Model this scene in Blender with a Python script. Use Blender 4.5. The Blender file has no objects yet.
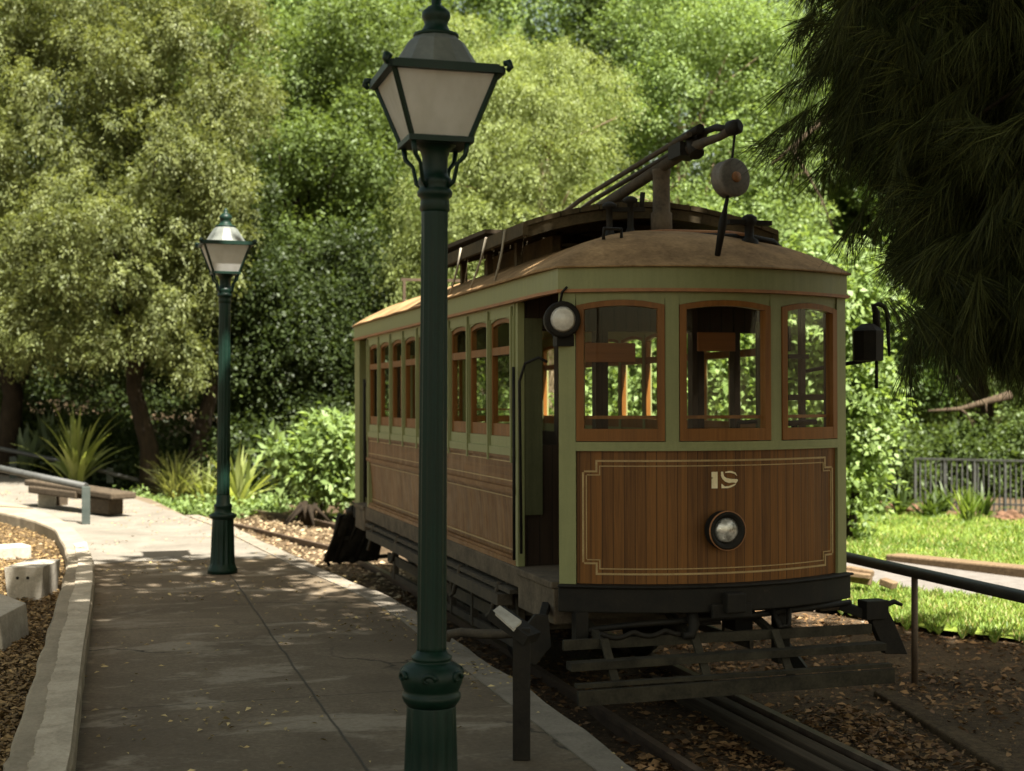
import bpy, bmesh, math, random
import numpy as np
from math import sin, cos, pi, radians as R
from mathutils import Vector
random.seed(7)
sc = bpy.context.scene
col = sc.collection

# ------------------------------------------------------------------ camera frame (metres; x across the track, y along it)
F = 1406.0
TH = math.atan(412 / F)
HC = 1.69                       # eye height over the platform (z = 0)
HOR = 388.0
RAIL = HC - 2.10                # top of the rails
CT, ST = cos(TH), sin(TH)


def wd(px, d):
    xc = (px - 512) / F * d
    return xc * CT + d * ST, -xc * ST + d * CT


def at(px, py, z=0.0):
    d = F * (HC - z) / (py - HOR)
    x, y = wd(px, d)
    return (x, y, z)


def at_d(px, py, d):
    x, y = wd(px, d)
    return (x, y, HC + (HOR - py) / F * d)


# ------------------------------------------------------------------ materials
def nodes(name):
    m = bpy.data.materials.new(name)
    m.use_nodes = True
    nt = m.node_tree
    nt.nodes.clear()
    out = nt.nodes.new('ShaderNodeOutputMaterial')
    return m, nt, out


def N(nt, t, **kw):
    n = nt.nodes.new(t)
    for k, v in kw.items():
        if k.startswith('i_'):
            n.inputs[k[2:].replace('_', ' ')].default_value = v
        elif k.startswith('n_'):
            n.inputs[int(k[2:])].default_value = v
        else:
            setattr(n, k, v)
    return n


def ramp(nt, fac, stops):
    r = nt.nodes.new('ShaderNodeValToRGB')
    e = r.color_ramp.elements
    while len(e) < len(stops):
        e.new(0.5)
    for i, (p, c) in enumerate(stops):
        e[i].position = p
        e[i].color = (c[0], c[1], c[2], 1)
    nt.links.new(fac, r.inputs[0])
    return r.outputs[0]


def mixc(nt, fac, a, b, mode='MIX'):
    m = nt.nodes.new('ShaderNodeMix')
    m.data_type = 'RGBA'
    m.blend_type = mode
    for i, v in ((0, fac), (6, a), (7, b)):
        if hasattr(v, 'links') or hasattr(v, 'is_linked'):
            nt.links.new(v, m.inputs[i])
        else:
            m.inputs[i].default_value = v if i == 0 else (v[0], v[1], v[2], 1)
    return m.outputs[2]


def math_n(nt, op, a, b=None, c=None):
    m = nt.nodes.new('ShaderNodeMath')
    m.operation = op
    for i, v in enumerate((a, b, c)):
        if v is None:
            continue
        if hasattr(v, 'is_linked'):
            nt.links.new(v, m.inputs[i])
        else:
            m.inputs[i].default_value = v
    return m.outputs[0]


def coord(nt, scale=(1, 1, 1), loc=(0, 0, 0)):
    tc = nt.nodes.new('ShaderNodeTexCoord')
    mp = nt.nodes.new('ShaderNodeMapping')
    mp.inputs['Scale'].default_value = scale
    mp.inputs['Location'].default_value = loc
    nt.links.new(tc.outputs['Object'], mp.inputs[0])
    return mp.outputs[0]


def noise(nt, vec, scale, detail=5, rough=0.6, dist=0.0):
    n = N(nt, 'ShaderNodeTexNoise')
    n.inputs['Scale'].default_value = scale
    n.inputs['Detail'].default_value = detail
    n.inputs['Roughness'].default_value = rough
    n.inputs['Distortion'].default_value = dist
    nt.links.new(vec, n.inputs['Vector'])
    return n.outputs[0]


def bump(nt, h, strength=0.4, dist=0.01):
    b = N(nt, 'ShaderNodeBump')
    b.inputs['Strength'].default_value = strength
    b.inputs['Distance'].default_value = dist
    nt.links.new(h, b.inputs['Height'])
    return b.outputs[0]


def finish(nt, out, colr, rough=0.7, metal=0.0, normal=None, spec=0.5):
    p = N(nt, 'ShaderNodeBsdfPrincipled')
    if hasattr(colr, 'is_linked'):
        nt.links.new(colr, p.inputs['Base Color'])
    else:
        p.inputs['Base Color'].default_value = (*colr, 1)
    if hasattr(rough, 'is_linked'):
        nt.links.new(rough, p.inputs['Roughness'])
    else:
        p.inputs['Roughness'].default_value = rough
    p.inputs['Metallic'].default_value = metal
    p.inputs['Specular IOR Level'].default_value = spec
    if normal is not None:
        nt.links.new(normal, p.inputs['Normal'])
    nt.links.new(p.outputs[0], out.inputs[0])
    return p


def grimy(name, a, b, rough=0.55, scale=6, fine=60, metal=0.0, bstr=0.25, spec=0.5, streak=False, c3=None):
    """paint or metal with wear: two colours broken by large and fine noise"""
    m, nt, out = nodes(name)
    v = coord(nt)
    n1 = noise(nt, v, scale, 6, 0.65)
    n2 = noise(nt, v, fine, 4, 0.6)
    f = math_n(nt, 'ADD', math_n(nt, 'MULTIPLY', n1, 0.7), math_n(nt, 'MULTIPLY', n2, 0.3))
    if streak:
        s = noise(nt, coord(nt, (14, 14, 0.9)), 2.0, 5, 0.65)
        f = math_n(nt, 'ADD', math_n(nt, 'MULTIPLY', f, 0.6), math_n(nt, 'MULTIPLY', s, 0.4))
    st = [(0.36, a), (0.62, b)]
    if c3:
        st.append((0.7, c3))
    c = ramp(nt, f, st)
    r = math_n(nt, 'MULTIPLY_ADD', n1, 0.35, rough - 0.15)
    finish(nt, out, c, r, metal, bump(nt, f, bstr, 0.004), spec)
    return m


def wood(name, axis, plank, dark, light, grain='z', groove=True, rough=0.5, weather=None, gdark=0.35, zlo=None):
    """planks of width `plank` along `axis` (0 x, 1 y, 2 z), grain running along `grain`"""
    m, nt, out = nodes(name)
    tc = nt.nodes.new('ShaderNodeTexCoord')
    sp = nt.nodes.new('ShaderNodeSeparateXYZ')
    nt.links.new(tc.outputs['Object'], sp.inputs[0])
    q = math_n(nt, 'DIVIDE', sp.outputs[axis], plank)
    fl = math_n(nt, 'FLOOR', q)
    fr = math_n(nt, 'FRACT', q)
    wn = nt.nodes.new('ShaderNodeTexWhiteNoise')
    wn.noise_dimensions = '1D'
    nt.links.new(fl, wn.inputs['W'])
    sc_ = {'x': (0.8, 26, 26), 'y': (26, 0.8, 26), 'z': (26, 26, 0.8)}[grain]
    # shift the grain from plank to plank
    cmb = nt.nodes.new('ShaderNodeCombineXYZ')
    for i in range(3):
        nt.links.new(math_n(nt, 'MULTIPLY_ADD', fl, 3.7, math_n(nt, 'MULTIPLY', sp.outputs[i], sc_[i])), cmb.inputs[i])
    g = noise(nt, cmb.outputs[0], 1.0, 8, 0.72, 0.8)
    g2 = noise(nt, coord(nt, tuple(s * 6 for s in sc_)), 1.0, 3, 0.5)
    f = math_n(nt, 'ADD', math_n(nt, 'MULTIPLY', g, 0.65), math_n(nt, 'ADD', math_n(nt, 'MULTIPLY_ADD', wn.outputs[0], 0.14, 0.06), math_n(nt, 'MULTIPLY', g2, 0.12)))
    c = ramp(nt, f, [(0.34, dark), (0.70, light)])
    if weather:
        w = noise(nt, coord(nt, (9, 9, 1.0)), 1.2, 5, 0.7)
        c = mixc(nt, ramp(nt, w, [(0.48, (0, 0, 0)), (0.7, (1, 1, 1))]), c, weather)
    h = g
    if groove:
        e = math_n(nt, 'MINIMUM', fr, math_n(nt, 'SUBTRACT', 1.0, fr))
        ge = ramp(nt, e, [(0.0, (0, 0, 0)), (0.06, (1, 1, 1))])
        c = mixc(nt, ge, tuple(x * gdark for x in dark), c)
        h = math_n(nt, 'MULTIPLY_ADD', g, 0.15, ge)
    n1 = noise(nt, coord(nt), 7, 5, 0.6)
    finish(nt, out, c, math_n(nt, 'MULTIPLY_ADD', n1, 0.35, rough - 0.17), 0, bump(nt, h, 0.35, 0.004), 0.2)
    return m


def leaf_mat(name, trans=0.45, gloss=0.015, tint=(1.2, 1.18, 0.6)):
    m, nt, out = nodes(name)
    at_ = N(nt, 'ShaderNodeAttribute')
    at_.attribute_name = 'tone'
    d = N(nt, 'ShaderNodeBsdfDiffuse')
    t = N(nt, 'ShaderNodeBsdfTranslucent')
    g = N(nt, 'ShaderNodeBsdfGlossy')
    g.inputs['Roughness'].default_value = 0.5
    g.inputs['Color'].default_value = (0.9, 0.95, 0.9, 1)
    nt.links.new(at_.outputs['Color'], d.inputs[0])
    nt.links.new(mixc(nt, 1.0, at_.outputs['Color'], tint, 'MULTIPLY'), t.inputs[0])
    mx = N(nt, 'ShaderNodeMixShader')
    mx.inputs[0].default_value = trans
    nt.links.new(d.outputs[0], mx.inputs[1])
    nt.links.new(t.outputs[0], mx.inputs[2])
    m2 = N(nt, 'ShaderNodeMixShader')
    m2.inputs[0].default_value = gloss
    nt.links.new(mx.outputs[0], m2.inputs[1])
    nt.links.new(g.outputs[0], m2.inputs[2])
    nt.links.new(m2.outputs[0], out.inputs[0])
    return m


def glass_mat(name, tint=(0.93, 0.95, 0.9), refl=0.10):
    m, nt, out = nodes(name)
    t = N(nt, 'ShaderNodeBsdfTransparent')
    t.inputs[0].default_value = (*tint, 1)
    g = N(nt, 'ShaderNodeBsdfGlossy')
    g.inputs['Roughness'].default_value = 0.04
    lw = N(nt, 'ShaderNodeLayerWeight')
    lw.inputs[0].default_value = 0.35
    f = math_n(nt, 'MULTIPLY_ADD', lw.outputs['Facing'], 0.05, refl * 0.5)
    mx = N(nt, 'ShaderNodeMixShader')
    nt.links.new(f, mx.inputs[0])
    nt.links.new(t.outputs[0], mx.inputs[1])
    nt.links.new(g.outputs[0], mx.inputs[2])
    nt.links.new(mx.outputs[0], out.inputs[0])
    return m


def frosted(name):
    m, nt, out = nodes(name)
    n1 = noise(nt, coord(nt, (1, 1, 0.5)), 9, 5, 0.6)
    c = ramp(nt, n1, [(0.35, (0.8, 0.79, 0.74)), (0.65, (0.92, 0.91, 0.88))])
    d = N(nt, 'ShaderNodeBsdfDiffuse')
    t = N(nt, 'ShaderNodeBsdfTranslucent')
    g = N(nt, 'ShaderNodeBsdfGlossy')
    g.inputs['Roughness'].default_value = 0.25
    nt.links.new(c, d.inputs[0])
    nt.links.new(c, t.inputs[0])
    a = N(nt, 'ShaderNodeMixShader')
    a.inputs[0].default_value = 0.7
    nt.links.new(d.outputs[0], a.inputs[1])
    nt.links.new(t.outputs[0], a.inputs[2])
    b = N(nt, 'ShaderNodeMixShader')
    b.inputs[0].default_value = 0.06
    nt.links.new(a.outputs[0], b.inputs[1])
    nt.links.new(g.outputs[0], b.inputs[2])
    nt.links.new(b.outputs[0], out.inputs[0])
    return m


def soil_mat(name, a, b, c):
    m, nt, out = nodes(name)
    v = coord(nt)
    n1 = noise(nt, v, 1.3, 6, 0.7)
    n2 = noise(nt, v, 22, 6, 0.75)
    f = math_n(nt, 'ADD', math_n(nt, 'MULTIPLY', n1, 0.45), math_n(nt, 'MULTIPLY', n2, 0.55))
    cc = ramp(nt, f, [(0.35, a), (0.5, b), (0.68, c)])
    finish(nt, out, cc, 0.95, 0, bump(nt, n2, 0.9, 0.03), 0.15)
    return m


def platform_mat(name):
    m, nt, out = nodes(name)
    tc = nt.nodes.new('ShaderNodeTexCoord')
    sp = nt.nodes.new('ShaderNodeSeparateXYZ')
    nt.links.new(tc.outputs['Object'], sp.inputs[0])
    v = coord(nt)
    wob = math_n(nt, 'MULTIPLY', math_n(nt, 'SUBTRACT', noise(nt, v, 1.2, 5, 0.6), 0.5), 0.05)
    n1 = noise(nt, v, 0.8, 7, 0.72, 0.6)
    n2 = noise(nt, v, 35, 5, 0.7)
    n3 = noise(nt, coord(nt, (1.0, 2.2, 1)), 0.75, 6, 0.7, 0.4)
    c = ramp(nt, math_n(nt, 'ADD', math_n(nt, 'MULTIPLY', n1, 0.6), math_n(nt, 'MULTIPLY', n2, 0.4)),
             [(0.30, (0.052, 0.037, 0.022)), (0.50, (0.102, 0.077, 0.049)), (0.68, (0.18, 0.142, 0.096))])
    # worn pale scabs where the surface coat has gone
    pale = ramp(nt, n3, [(0.53, (0, 0, 0)), (0.60, (1, 1, 1))])
    c = mixc(nt, math_n(nt, 'MULTIPLY', pale, math_n(nt, 'MULTIPLY_ADD', n2, 1.0, 0.1)), c, (0.24, 0.205, 0.155))
    # joints
    jx = math_n(nt, 'ABSOLUTE', math_n(nt, 'SUBTRACT', math_n(nt, 'ADD', sp.outputs[0], wob), 1.13))
    yy = math_n(nt, 'DIVIDE', math_n(nt, 'ADD', math_n(nt, 'ADD', sp.outputs[1], wob), -0.2), 2.5)
    fr = math_n(nt, 'FRACT', yy)
    jy = math_n(nt, 'MULTIPLY', math_n(nt, 'MINIMUM', fr, math_n(nt, 'SUBTRACT', 1.0, fr)), 2.5)
    j = math_n(nt, 'MINIMUM', jx, math_n(nt, 'MULTIPLY', jy, 1.5))
    jm = ramp(nt, j, [(0.002, (0, 0, 0)), (0.010, (1, 1, 1))])
    c = mixc(nt, jm, (0.035, 0.03, 0.022), c)
    vo = N(nt, 'ShaderNodeTexVoronoi')
    vo.feature = 'DISTANCE_TO_EDGE'
    vo.inputs['Scale'].default_value = 0.42
    wv = nt.nodes.new('ShaderNodeVectorMath')
    wv.operation = 'ADD'
    nz = N(nt, 'ShaderNodeTexNoise')
    nz.inputs['Scale'].default_value = 1.6
    nz.inputs['Detail'].default_value = 6
    nt.links.new(v, nz.inputs['Vector'])
    sc3 = nt.nodes.new('ShaderNodeVectorMath')
    sc3.operation = 'SCALE'
    sc3.inputs['Scale'].default_value = 0.9
    nt.links.new(nz.outputs[1], sc3.inputs[0])
    nt.links.new(v, wv.inputs[0])
    nt.links.new(sc3.outputs[0], wv.inputs[1])
    nt.links.new(wv.outputs[0], vo.inputs['Vector'])
    ck = ramp(nt, vo.outputs['Distance'], [(0.0, (0, 0, 0)), (0.008, (1, 1, 1))])
    gate = ramp(nt, noise(nt, v, 0.5, 2, 0.5), [(0.50, (1, 1, 1)), (0.56, (0, 0, 0))])
    ck = math_n(nt, 'MAXIMUM', ck, gate)
    c = mixc(nt, ck, (0.025, 0.02, 0.013), c)
    jm = math_n(nt, 'MULTIPLY', jm, ck)
    h = math_n(nt, 'MULTIPLY_ADD', n2, 0.4, jm)
    finish(nt, out, c, 0.85, 0, bump(nt, h, 0.55, 0.008), 0.3)
    return m


def concrete_mat(name, a, b, scale=3):
    m, nt, out = nodes(name)
    v = coord(nt)
    n1 = noise(nt, v, scale, 7, 0.72, 0.5)
    n2 = noise(nt, v, 60, 4, 0.7)
    f = math_n(nt, 'ADD', math_n(nt, 'MULTIPLY', n1, 0.65), math_n(nt, 'MULTIPLY', n2, 0.35))
    c = ramp(nt, f, [(0.33, a), (0.66, b)])
    finish(nt, out, c, 0.9, 0, bump(nt, f, 0.6, 0.012), 0.25)
    return m


M = {}
M['green'] = grimy('olive_green_paint', (0.18, 0.187, 0.08), (0.24, 0.245, 0.108), 0.5, 4, 70, streak=True, c3=(0.26, 0.26, 0.125), spec=0.3)
M['shaded_green'] = grimy('shaded_green_paint', (0.05, 0.052, 0.022), (0.085, 0.088, 0.042), 0.6, 5, 60, streak=True, spec=0.2)  # the green paint again, darkened: doorway shading put into the colour
M['wood_dash'] = wood('varnished_planks', 0, 0.062, (0.055, 0.022, 0.006), (0.225, 0.094, 0.021), 'z', rough=0.45, gdark=0.62)
M['wood_side'] = wood('weathered_side_boards', 1, 0.07, (0.065, 0.027, 0.007), (0.185, 0.083, 0.023), 'z', rough=0.5, weather=(0.20, 0.10, 0.036), gdark=0.6)
M['wood_band'] = wood('weathered_band_board', 2, 0.13, (0.075, 0.031, 0.009), (0.195, 0.088, 0.026), 'y', groove=False, rough=0.5, weather=(0.21, 0.108, 0.042))
M['sash'] = wood('cedar_sash', 0, 5.0, (0.12, 0.046, 0.010), (0.27, 0.110, 0.024), 'z', groove=False, rough=0.45)
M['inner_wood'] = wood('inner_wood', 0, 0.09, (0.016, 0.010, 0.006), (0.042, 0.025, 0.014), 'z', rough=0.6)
M['sign_wood'] = wood('sign_board', 2, 5.0, (0.18, 0.07, 0.03), (0.33, 0.14, 0.055), 'x', groove=False)
M['roof'] = grimy('roof_canvas', (0.13, 0.075, 0.032), (0.34, 0.215, 0.105), 0.85, 3.5, 40, bstr=0.7, spec=0.15, c3=(0.42, 0.29, 0.16))
M['canopy'] = grimy('canopy_boards', (0.03, 0.023, 0.012), (0.085, 0.064, 0.034), 0.85, 6, 60, bstr=0.5, spec=0.2)
M['black'] = grimy('black_iron', (0.005, 0.0045, 0.0035), (0.017, 0.014, 0.010), 0.65, 8, 70, bstr=0.6, spec=0.2, c3=(0.045, 0.035, 0.024))
M['dirtyiron'] = grimy('dusty_iron', (0.022, 0.018, 0.013), (0.075, 0.058, 0.038), 0.8, 7, 60, bstr=0.6, spec=0.3)
M['sole'] = grimy('dusty_timber', (0.05, 0.038, 0.026), (0.13, 0.10, 0.068), 0.85, 6, 50, bstr=0.5, spec=0.2)
M['slat'] = grimy('lifeguard_slat', (0.016, 0.014, 0.010), (0.048, 0.042, 0.029), 0.85, 7, 60, bstr=0.6, spec=0.15)
M['gold'] = grimy('gold_lining', (0.26, 0.17, 0.065), (0.40, 0.28, 0.12), 0.5, 10, 80, bstr=0.1)
M['numeral'] = grimy('numeral_paint', (0.66, 0.54, 0.31), (0.80, 0.70, 0.46), 0.5, 10, 80, bstr=0.1)
M['orange'] = grimy('rust_moulding', (0.20, 0.085, 0.03), (0.34, 0.15, 0.055), 0.6, 8, 60)
M['glass'] = glass_mat('window_glass', (0.97, 0.98, 0.95), 0.016)
M['lens'] = grimy('lamp_lens', (0.12, 0.11, 0.09), (0.75, 0.72, 0.66), 0.2, 17, 40, bstr=0.8, spec=0.8, metal=0.35)
M['marker'] = grimy('marker_glass', (0.48, 0.45, 0.40), (0.70, 0.67, 0.60), 0.2, 9, 60, bstr=0.2, spec=0.7)
M['frost'] = frosted('frosted_glass')
M['lampgreen'] = grimy('dark_green_enamel', (0.0016, 0.010, 0.0062), (0.0034, 0.019, 0.0115), 0.45, 5, 50, bstr=0.25, streak=True, c3=(0.012, 0.026, 0.014), spec=0.22)
M['lampgrey'] = grimy('lantern_roof_metal', (0.06, 0.068, 0.06), (0.115, 0.125, 0.11), 0.55, 6, 40, bstr=0.3)
M['rope'] = grimy('rope', (0.20, 0.17, 0.125), (0.34, 0.30, 0.23), 0.9)
M['reel'] = grimy('grey_reel', (0.08, 0.07, 0.058), (0.17, 0.15, 0.128), 0.75, 8, 60)
M['bark'] = grimy('bark', (0.008, 0.0065, 0.005), (0.03, 0.022, 0.014), 0.95, 5, 30, bstr=1.0, spec=0.1, streak=True)
M['palebark'] = grimy('pale_bark', (0.12, 0.09, 0.06), (0.26, 0.2, 0.14), 0.95, 5, 30, bstr=1.0, spec=0.1, streak=True)
M['limb'] = grimy('grey_limb', (0.03, 0.022, 0.015), (0.08, 0.06, 0.04), 0.95, 5, 30, bstr=1.0, spec=0.1)
M['timber'] = wood('old_timber', 2, 5.0, (0.07, 0.046, 0.026), (0.25, 0.175, 0.10), 'x', groove=False, rough=0.85)
M['timber_y'] = wood('old_baulk', 2, 5.0, (0.022, 0.016, 0.010), (0.085, 0.064, 0.042), 'y', groove=False, rough=0.9)
M['platform'] = platform_mat('platform_surface')
M['sunlit_path'] = concrete_mat('sunlit_paving', (0.085, 0.075, 0.06), (0.195, 0.175, 0.145), 1.6)
M['coping'] = concrete_mat('coping', (0.10, 0.086, 0.066), (0.22, 0.19, 0.15), 4)
M['kerb'] = concrete_mat('kerb_concrete', (0.14, 0.115, 0.08), (0.30, 0.255, 0.185), 3)
M['coat'] = concrete_mat('pale_render_coat', (0.20, 0.168, 0.12), (0.46, 0.40, 0.31), 5)
M['block'] = concrete_mat('block_concrete', (0.20, 0.175, 0.14), (0.40, 0.365, 0.30), 9)
M['soil'] = soil_mat('litter_soil', (0.025, 0.017, 0.010), (0.07, 0.048, 0.028), (0.15, 0.105, 0.06))
M['bed'] = soil_mat('bed_litter', (0.03, 0.02, 0.012), (0.09, 0.06, 0.03), (0.18, 0.125, 0.065))
M['lawn'] = soil_mat('lawn_turf', (0.10, 0.14, 0.022), (0.17, 0.22, 0.036), (0.24, 0.29, 0.06))
M['path'] = concrete_mat('gravel_path', (0.09, 0.08, 0.07), (0.165, 0.15, 0.135), 8)
M['leaf'] = leaf_mat('leaf')
M['needle'] = leaf_mat('pine_needle', 0.2, 0.008, (1.1, 1.1, 0.5))
M['litter'] = leaf_mat('dry_leaf', 0.1, 0.03, (1, 1, 1))
M['rail'] = grimy('rusty_rail', (0.05, 0.034, 0.024), (0.13, 0.09, 0.06), 0.6, 8, 60, metal=0.4, bstr=0.4)
M['pipe'] = grimy('dark_pipe', (0.018, 0.02, 0.018), (0.05, 0.05, 0.044), 0.45, 8, 60, metal=0.2)
M['postgreen'] = grimy('faded_green_post', (0.018, 0.028, 0.023), (0.04, 0.05, 0.043), 0.7, 8, 50)
M['fence'] = grimy('fence_metal', (0.022, 0.023, 0.021), (0.05, 0.052, 0.048), 0.6, 8, 50)
M['rock'] = grimy('brown_rock', (0.06, 0.032, 0.02), (0.16, 0.09, 0.055), 0.95, 4, 30, bstr=1.0, spec=0.2)
M['plate'] = grimy('sign_plate', (0.24, 0.22, 0.18), (0.42, 0.39, 0.33), 0.45, 6, 50)


# ------------------------------------------------------------------ mesh helpers
class MB:
    def __init__(s):
        s.v, s.f, s.sm = [], [], []

    def add(s, verts, faces, smooth=False):
        o = len(s.v)
        s.v += [tuple(p) for p in verts]
        s.f += [tuple(i + o for i in f) for f in faces]
        s.sm += [smooth] * len(faces)

    def box(s, x0, x1, y0, y1, z0, z1):
        s.add([(x0, y0, z0), (x1, y0, z0), (x1, y1, z0), (x0, y1, z0), (x0, y0, z1), (x1, y0, z1), (x1, y1, z1), (x0, y1, z1)],
              [(0, 3, 2, 1), (4, 5, 6, 7), (0, 1, 5, 4), (1, 2, 6, 5), (2, 3, 7, 6), (3, 0, 4, 7)])

    def beam(s, a, b, w, h, up=(0, 0, 1), jit=0.0):
        """rectangular bar from a to b, w across, h along up"""
        a, b = Vector(a), Vector(b)
        d = (b - a).normalized()
        u = Vector(up)
        sd = d.cross(u).normalized()
        u = sd.cross(d).normalized()
        vs = []
        for p in (a, b):
            for i, j in ((-1, -1), (1, -1), (1, 1), (-1, 1)):
                vs.append(p + sd * (i * w / 2) + u * (j * h / 2))
        s.add(vs, [(3, 2, 1, 0), (4, 5, 6, 7), (0, 1, 5, 4), (1, 2, 6, 5), (2, 3, 7, 6), (3, 0, 4, 7)])

    def tube(s, pts, r, n=10, caps=True):
        pts = [Vector(p) for p in pts]
        rs = r if isinstance(r, (list, tuple)) else [r] * len(pts)
        vs, fs = [], []
        prev = None
        for i, p in enumerate(pts):
            t = (pts[min(i + 1, len(pts) - 1)] - pts[max(i - 1, 0)]).normalized()
            if prev is None:
                a = t.orthogonal().normalized()
            else:
                a = (prev - t * prev.dot(t)).normalized()
            prev = a
            b = t.cross(a)
            for k in range(n):
                q = 2 * pi * k / n
                vs.append(p + (a * cos(q) + b * sin(q)) * rs[i])
        for i in range(len(pts) - 1):
            for k in range(n):
                k2 = (k + 1) % n
                fs.append((i * n + k, i * n + k2, (i + 1) * n + k2, (i + 1) * n + k))
        s.add(vs, fs, True)
        if caps:
            o = len(s.v) - len(vs)
            s.f.append(tuple(o + k for k in range(n))[::-1])
            s.f.append(tuple(o + (len(pts) - 1) * n + k for k in range(n)))
            s.sm += [False, False]

    def lathe(s, prof, n=24, c=(0, 0, 0), axis=(0, 0, 1), flute=None, smooth=True, caps=True):
        """prof: (r, z) along axis; flute: (count, depth, zlo, zhi)"""
        ax = Vector(axis).normalized()
        a = ax.orthogonal().normalized()
        b = ax.cross(a)
        c = Vector(c)
        vs, fs = [], []
        for (r, z) in prof:
            for k in range(n):
                q = 2 * pi * k / n
                rr = r
                if flute and flute[2] <= z <= flute[3]:
                    rr = r - flute[1] * (0.5 + 0.5 * cos(flute[0] * q)) ** 0.7
                vs.append(c + ax * z + (a * cos(q) + b * sin(q)) * rr)
        m = len(prof)
        for i in range(m - 1):
            for k in range(n):
                k2 = (k + 1) % n
                fs.append((i * n + k, i * n + k2, (i + 1) * n + k2, (i + 1) * n + k))
        s.add(vs, fs, smooth)
        if not caps:
            return
        o = len(s.v) - len(vs)
        s.f.append(tuple(o + k for k in range(n))[::-1])
        s.f.append(tuple(o + (m - 1) * n + k for k in range(n)))
        s.sm += [False, False]

    def pbox(s, mp, a0, a1, zlo, zhi, o0, o1, n=1):
        """solid strip on a mapped wall surface: a along the wall, z up, o outwards"""
        lo = zlo if callable(zlo) else (lambda a: zlo)
        hi = zhi if callable(zhi) else (lambda a: zhi)
        vs, fs = [], []
        for i in range(n + 1):
            a = a0 + (a1 - a0) * i / n
            for (z, o) in ((lo(a), o0), (lo(a), o1), (hi(a), o1), (hi(a), o0)):
                vs.append(mp(a, z, o))
        for i in range(n):
            for k in range(4):
                k2 = (k + 1) % 4
                fs.append((i * 4 + k, i * 4 + k2, i * 4 + 4 + k2, i * 4 + 4 + k))
        fs.append((3, 2, 1, 0))
        fs.append((n * 4, n * 4 + 1, n * 4 + 2, n * 4 + 3))
        s.add(vs, fs)

    def prism(s, pts2, mp, o0, o1):
        n = len(pts2)
        vs = [mp(a, z, o0) for a, z in pts2] + [mp(a, z, o1) for a, z in pts2]
        fs = [tuple(range(n))[::-1], tuple(range(n, 2 * n))]
        for k in range(n):
            k2 = (k + 1) % n
            fs.append((k, k2, n + k2, n + k))
        s.add(vs, fs)

    def build(s, name, mat, parent=None, loc=(0, 0, 0), bevel=0.0):
        me = bpy.data.meshes.new(name)
        me.from_pydata(s.v, [], s.f)
        me.materials.append(mat)
        me.polygons.foreach_set('use_smooth', s.sm)
        bm = bmesh.new()
        bm.from_mesh(me)
        bmesh.ops.recalc_face_normals(bm, faces=bm.faces)
        bm.to_mesh(me)
        bm.free()
        o = bpy.data.objects.new(name, me)
        o.location = loc
        col.objects.link(o)
        if parent:
            o.parent = parent
        if bevel:
            bv = o.modifiers.new('bevel', 'BEVEL')
            bv.width = bevel
            bv.segments = 2
            bv.limit_method = 'ANGLE'
            bv.angle_limit = R(40)
        return o


def tag(o, label=None, cat=None, group=None, kind=None):
    for k, v in (('label', label), ('category', cat), ('group', group), ('kind', kind)):
        if v:
            o[k] = v
    return o


def empty(name, loc, label, cat, group=None, rot=(0, 0, 0)):
    o = bpy.data.objects.new(name, None)
    o.empty_display_size = 0.3
    o.location = loc
    o.rotation_euler = rot
    col.objects.link(o)
    return tag(o, label, cat, group)


def fast_mesh(name, verts, quads, mat, tone=None, parent=None, smooth=False):
    """verts (n,3), quads (m,4) numpy; tone (n,3) per-vertex leaf colour"""
    me = bpy.data.meshes.new(name)
    nv, nq = len(verts), len(quads)
    me.vertices.add(nv)
    me.vertices.foreach_set('co', np.ascontiguousarray(verts, dtype=np.float32).ravel())
    me.loops.add(nq * 4)
    me.loops.foreach_set('vertex_index', np.ascontiguousarray(quads, dtype=np.int32).ravel())
    me.polygons.add(nq)
    me.polygons.foreach_set('loop_start', np.arange(0, nq * 4, 4, dtype=np.int32))
    me.polygons.foreach_set('loop_total', np.full(nq, 4, dtype=np.int32))
    if smooth:
        me.polygons.foreach_set('use_smooth', np.ones(nq, dtype=bool))
    me.update(calc_edges=True)
    if tone is not None:
        ca = me.attributes.new('tone', 'FLOAT_COLOR', 'POINT')
        c4 = np.ones((nv, 4), dtype=np.float32)
        c4[:, :3] = tone
        ca.data.foreach_set('color', c4.ravel())
    me.materials.append(mat)
    o = bpy.data.objects.new(name, me)
    col.objects.link(o)
    if parent:
        o.parent = parent
    return o


def unit(a):
    return a / np.maximum(np.linalg.norm(a, axis=-1, keepdims=True), 1e-6)


def leaves(pos, dirn, nrm, ln, wd_, tone):
    """one folded diamond leaf per row"""
    n = len(pos)
    side = unit(np.cross(dirn, nrm))
    up = np.cross(side, dirn)
    ln = np.broadcast_to(np.asarray(ln), (n,))[:, None]
    w = np.broadcast_to(np.asarray(wd_), (n,))[:, None]
    v = np.empty((n, 4, 3))
    v[:, 0] = pos
    v[:, 1] = pos + dirn * ln * 0.45 + side * w + up * w * 0.35
    v[:, 2] = pos + dirn * ln - up * ln * 0.12
    v[:, 3] = pos + dirn * ln * 0.45 - side * w + up * w * 0.35
    q = np.arange(n * 4).reshape(n, 4)
    t = np.repeat(tone[:, None, :], 4, axis=1).reshape(-1, 3)
    return v.reshape(-1, 3), q, t


def join(parts):
    vs, qs, ts = [], [], []
    o = 0
    for v, q, t in parts:
        vs.append(v)
        qs.append(q + o)
        ts.append(t)
        o += len(v)
    return np.concatenate(vs), np.concatenate(qs), np.concatenate(ts)


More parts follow.
